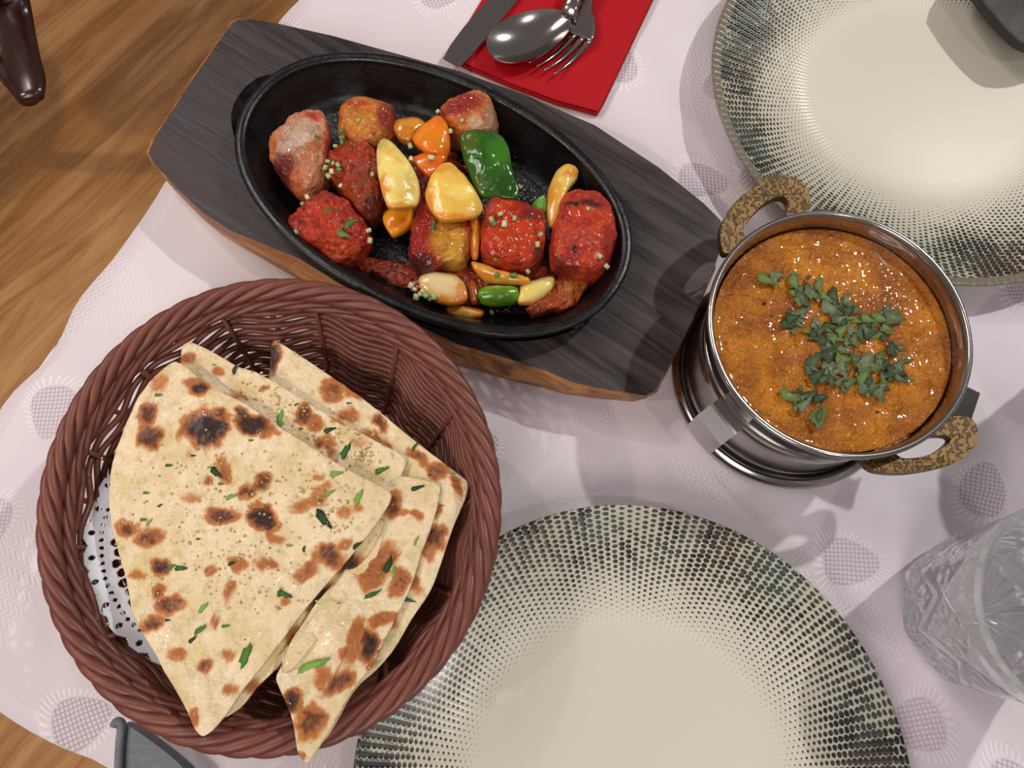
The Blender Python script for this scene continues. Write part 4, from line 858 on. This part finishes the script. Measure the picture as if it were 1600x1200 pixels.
# ------------------------------------------------------------------ red napkin and cutlery
mb = MB(); q = PX([(700, 88), (735, 106), (800, 134), (870, 160), (934, 177), (944, 160), (975, 95), (1024, -8)], .3)
dr = (P(1022, 0) - P(935, 177)).normalized(); q = q + [q[-1] + dr * 9.5, P(712, 92, .3) + dr * 16.5 + Vector((0, .6, 0))]
prism(mb, q, .0, lambda x, y: .30 + .05 * nz(x, y, 0, .4)); rn = mb.build('paper_napkin', RED, origin=(q[4].x, q[4].y, .0), smooth=False); tag(rn, 'folded bright red paper napkin under the cutlery behind the platter', 'napkin')
mb = MB(); q2 = [p.lerp(P(860, 40, .35), .012) for p in q]; prism(mb, [Vector((p.x, p.y, 0)) for p in q2], .36, lambda x, y: .46 + .06 * nz(x + 4, y, 0, .5)); mb.build('upper_ply', RED, rn, smooth=False)
# knife
kd = (P(793, -10, .9) - P(704, 95, .9)).normalized(); kn_ = Vector((-kd.y, kd.x, 0))
k0 = P(704, 97, .9); mb = MB()
prof = [(-.0, .62, -.62), (1.2, .85, -.72), (2.8, .95, -.75), (4.5, .95, -.75), (7.5, .8, -.7), (9.5, .42, -.42), (11, .4, -.4), (17, .55, -.55), (20.5, .6, -.6), (20.9, .3, -.3)]
vs = []; fs = []
for (s, u, v_) in prof:
    p = k0 + kd * s
    zt = .78 + .0 * s; e = .05 if s < 9 else .16
    for w_, zz in ((u, zt), ((u + v_) / 2, zt + e), (v_, zt), ((u + v_) / 2, zt - e * .6)): vs.append(tuple(p + kn_ * w_ + Vector((0, 0, zz - p.z))))
for i in range(len(prof) - 1):
    for j in range(4): fs.append((i * 4 + j, i * 4 + (j + 1) % 4, i * 4 + 4 + (j + 1) % 4, i * 4 + 4 + j))
fs += [(0, 1, 2, 3), tuple(len(vs) - 4 + j for j in range(4))]
mb.add(vs, fs); o = mb.build('table_knife', STEEL, origin=k0, smooth=True, sharp=30); tag(o, 'steel table knife lying left of the spoon, partly off the red napkin', 'knife')
def sweep(name, stations, d, n_, thick, label, cat, base, mat=STEEL):
    pass
# spoon
def spoon():
    tipp = P(764, 84, 1.3); bck = P(890, 26, 1.5); d = (bck - tipp); d.z = 0; L = d.length; d.normalize(); n_ = Vector((-d.y, d.x, 0)); c = (tipp + bck) / 2; c.z = 0
    W_ = 1.75; mb = MB(); vs = []; fs = []; NR_, NS_ = 14, 72
    for sh in (0, .11):
        for i in range(NR_ + 1):
            t = i / NR_
            for j in range(NS_):
                a = 2 * PI * j / NS_; x = t * L / 2 * math.cos(a); egg = 1 - .14 * math.cos(a); y = t * W_ * egg * math.sin(a)
                p = c + d * x + n_ * y; vs.append((p.x, p.y, .62 + sh + .78 * t ** 2.2 + .10 * x / L))
    off = (NR_ + 1) * NS_
    for s in (0, off):
        for i in range(NR_):
            for j in range(NS_): fs.append((s + i * NS_ + j, s + i * NS_ + (j + 1) % NS_, s + (i + 1) * NS_ + (j + 1) % NS_, s + (i + 1) * NS_ + j))
    for j in range(NS_): a = NR_ * NS_ + j; b = NR_ * NS_ + (j + 1) % NS_; fs.append((a, b, b + off, a + off))
    mb.add(vs, fs); root = empty('table_spoon', (c.x, c.y, .6), 'steel tablespoon resting bowl up on the fork, over the red napkin', 'spoon')
    mb.build('spoon_bowl', STEEL, root, sharp=50)
    hd = (P(905, -60, 1.5) - P(862, 22, 1.5)); hd.z = 0; hd.normalize(); mb = MB(); s0 = c + d * (L / 2 - .45) ; pts = []
    for i in range(14):
        t = i / 13; q_ = s0 + (d * (1 - min(1, t * 6)) + hd * min(1, t * 6)) * 0.3 + hd * (t * 14); pts.append(Vector((q_.x, q_.y, 1.52 + 1.3 * math.sin(t * PI) ** .8 - .45 * t)))
    tube(mb, pts, lambda t: .62 - .25 * ss(0, .12, t) + .35 * ss(.5, .95, t), k=12, flat=.3); mb.build('spoon_handle', STEEL, root)
spoon()
def fork():
    hz = .95; tips = [(826, 97), (839, 103), (851, 109), (866, 115)]; root_ = [(888, 46), (900, 51), (912, 56), (923, 60)]
    b = P(925, 20, hz); root = empty('table_fork', (b.x, b.y, .5), 'steel fork with four tines, underneath the spoon on the red napkin', 'fork')
    for t_, r_ in zip(tips, root_):
        a, c = P(*t_, hz + .1), P(*r_, hz + .15); mb = MB(); m = (a + c) / 2; m.z = hz - .35
        pts = [a.lerp(m, s / 5) if s <= 5 else m.lerp(c, (s - 5) / 5) for s in range(11)]
        for i, p in enumerate(pts): p.z = hz - .32 * math.sin(i / 10 * PI) + .05
        tube(mb, pts, lambda t: .07 + .13 * ss(0, .7, t), k=8, flat=.65); mb.build('tine', STEEL, root)
    out = [(882, 44), (889, 30), (898, 14), (905, 2), (906, -12), (925, -14), (926, -2), (924, 14), (929, 28), (930, 44), (926, 62), (915, 60), (905, 56), (893, 51)]
    mb = MB(); o = resample(catmull(PX(out, hz + .15)), 60); pillow(mb, o, hz - .02, hz + .26, 8, 60, 3); mb.build('fork_head', STEEL, root)
    mb = MB(); a = P(916, -6, hz + .2); hd = (P(945, -80, hz) - P(914, 0, hz)); hd.z = 0; hd.normalize()
    pts = [Vector((a.x + hd.x * 14 * t, a.y + hd.y * 14 * t, hz + .15 + .5 * math.sin(t * PI))) for t in (i / 12 for i in range(13))]
    tube(mb, pts, lambda t: .3 + .28 * ss(.4, .95, t), k=12, flat=.35); mb.build('fork_handle', STEEL, root)
fork()

# ------------------------------------------------------------------ chair at the far left, dark pouch, grey cloth
ch = empty('dining_chair', P(-60, 60, -75), 'dark polished reddish wooden chair beside the table at the upper left', 'chair')
def bar(name, pts, r, flat=.7, k=12):
    mb = MB(); tube(mb, resample(catmull([Vector(p) for p in pts], False, 6), 30, False), r, k=k, flat=flat); return mb.build(name, CHAIRM, ch)
za = -12
e0 = P(50, 156, za); e1 = P(34, 92, za); e2 = P(22, 20, za); e3 = P(12, -80, za + 3); e4 = P(0, -220, za + 6)
bar('armrest', [e0, P(44, 130, za), e1, e2, e3, e4], lambda t: 1.5 if t > .08 else 1.0 + .5 * t / .08, .45)
bar('arm_support', [P(46, 150, za - .5), P(16, 116, za - 2), P(-14, 88, za - 8), P(-40, 70, -40)], 1.0, .9)
bar('front_leg', [P(-150, 150, -32), P(-160, 200, -50), P(-160, 230, -75)], 1.5, 1)
bar('back_rail', [P(-40, 20, -16), P(0, -30, -10), P(10, -120, -6), P(20, -230, -4)], 1.8, .8)
mb = MB(); bq = Vector((-86.5, 60, -8)); bd = Vector((.82, -.57, 0))
pillow(mb, [bq + bd * (6.5 * math.cos(t) * (1 if abs(math.cos(t)) < .8 else .95)) + Vector((1.6 * math.sin(t), 1.6 * math.sin(t), 0)) for t in (2 * PI * i / 40 for i in range(40))], -24, 12, 10, 60, 5); mb.build('shadow_board', CHAIRM, ch)  # unseen board added to cast the dark patch on the floor
mb = MB(); sc_ = P(-760, 60, -32); pillow(mb, [sc_ + Vector((22 * math.cos(t), 20 * math.sin(t), 0)) for t in (2 * PI * i / 40 for i in range(40))], -34, -31, 8, 60, 6); mb.build('seat', CHAIRM, ch)
for dx, dy in ((-18, -12), (-18, 14), (14, 16)):
    bar('leg', [sc_ + Vector((dx, dy, -2)), sc_ + Vector((dx * 1.05, dy * 1.05, -22)), sc_ + Vector((dx * 1.12, dy * 1.12, -43))], 1.4, 1)
pz = 3.4
pt = [(1510, -36), (1526, -12), (1542, 10), (1566, 38), (1586, 58), (1602, 69), (1620, 73), (1650, 72), (1690, 60), (1700, -60), (1640, -110), (1540, -90)]
mb = MB(); o = chaikin(PX(pt, pz), 1); pillow(mb, o, 2.6, pz, 12, 90, 9, .12, .3); c = sum(o, Vector((0, 0, 0))) / len(o)
tag(mb.build('pouch', CHAR, origin=(c.x, c.y, 2.3)), 'dark charcoal soft pouch with a rounded corner lying across the far plate', 'pouch')
mb = MB(); gp = PX([(186, 1130), (200, 1134), (225, 1150), (262, 1178), (300, 1212), (330, 1260), (250, 1300), (190, 1260), (186, 1200)], 1.0)
prism(mb, chaikin(gp, 1), .05, lambda x, y: .95 + .25 * nz(x, y, 0, .5)); gc = mb.build('grey_cloth', GREYC, origin=(gp[0].x, gp[0].y, .05), smooth=False); tag(gc, 'folded blue-grey cloth with rolled edge poking out below the bread basket', 'cloth')
mb = MB(); tube(mb, catmull(PX([(178, 1136), (182, 1128), (190, 1132), (188, 1160), (186, 1200), (188, 1260)], 1.1), False), .22, k=10); mb.build('rolled_edge', GREYC, gc)
for o in bpy.data.objects:
    if 'o3' in o: del o['o3']
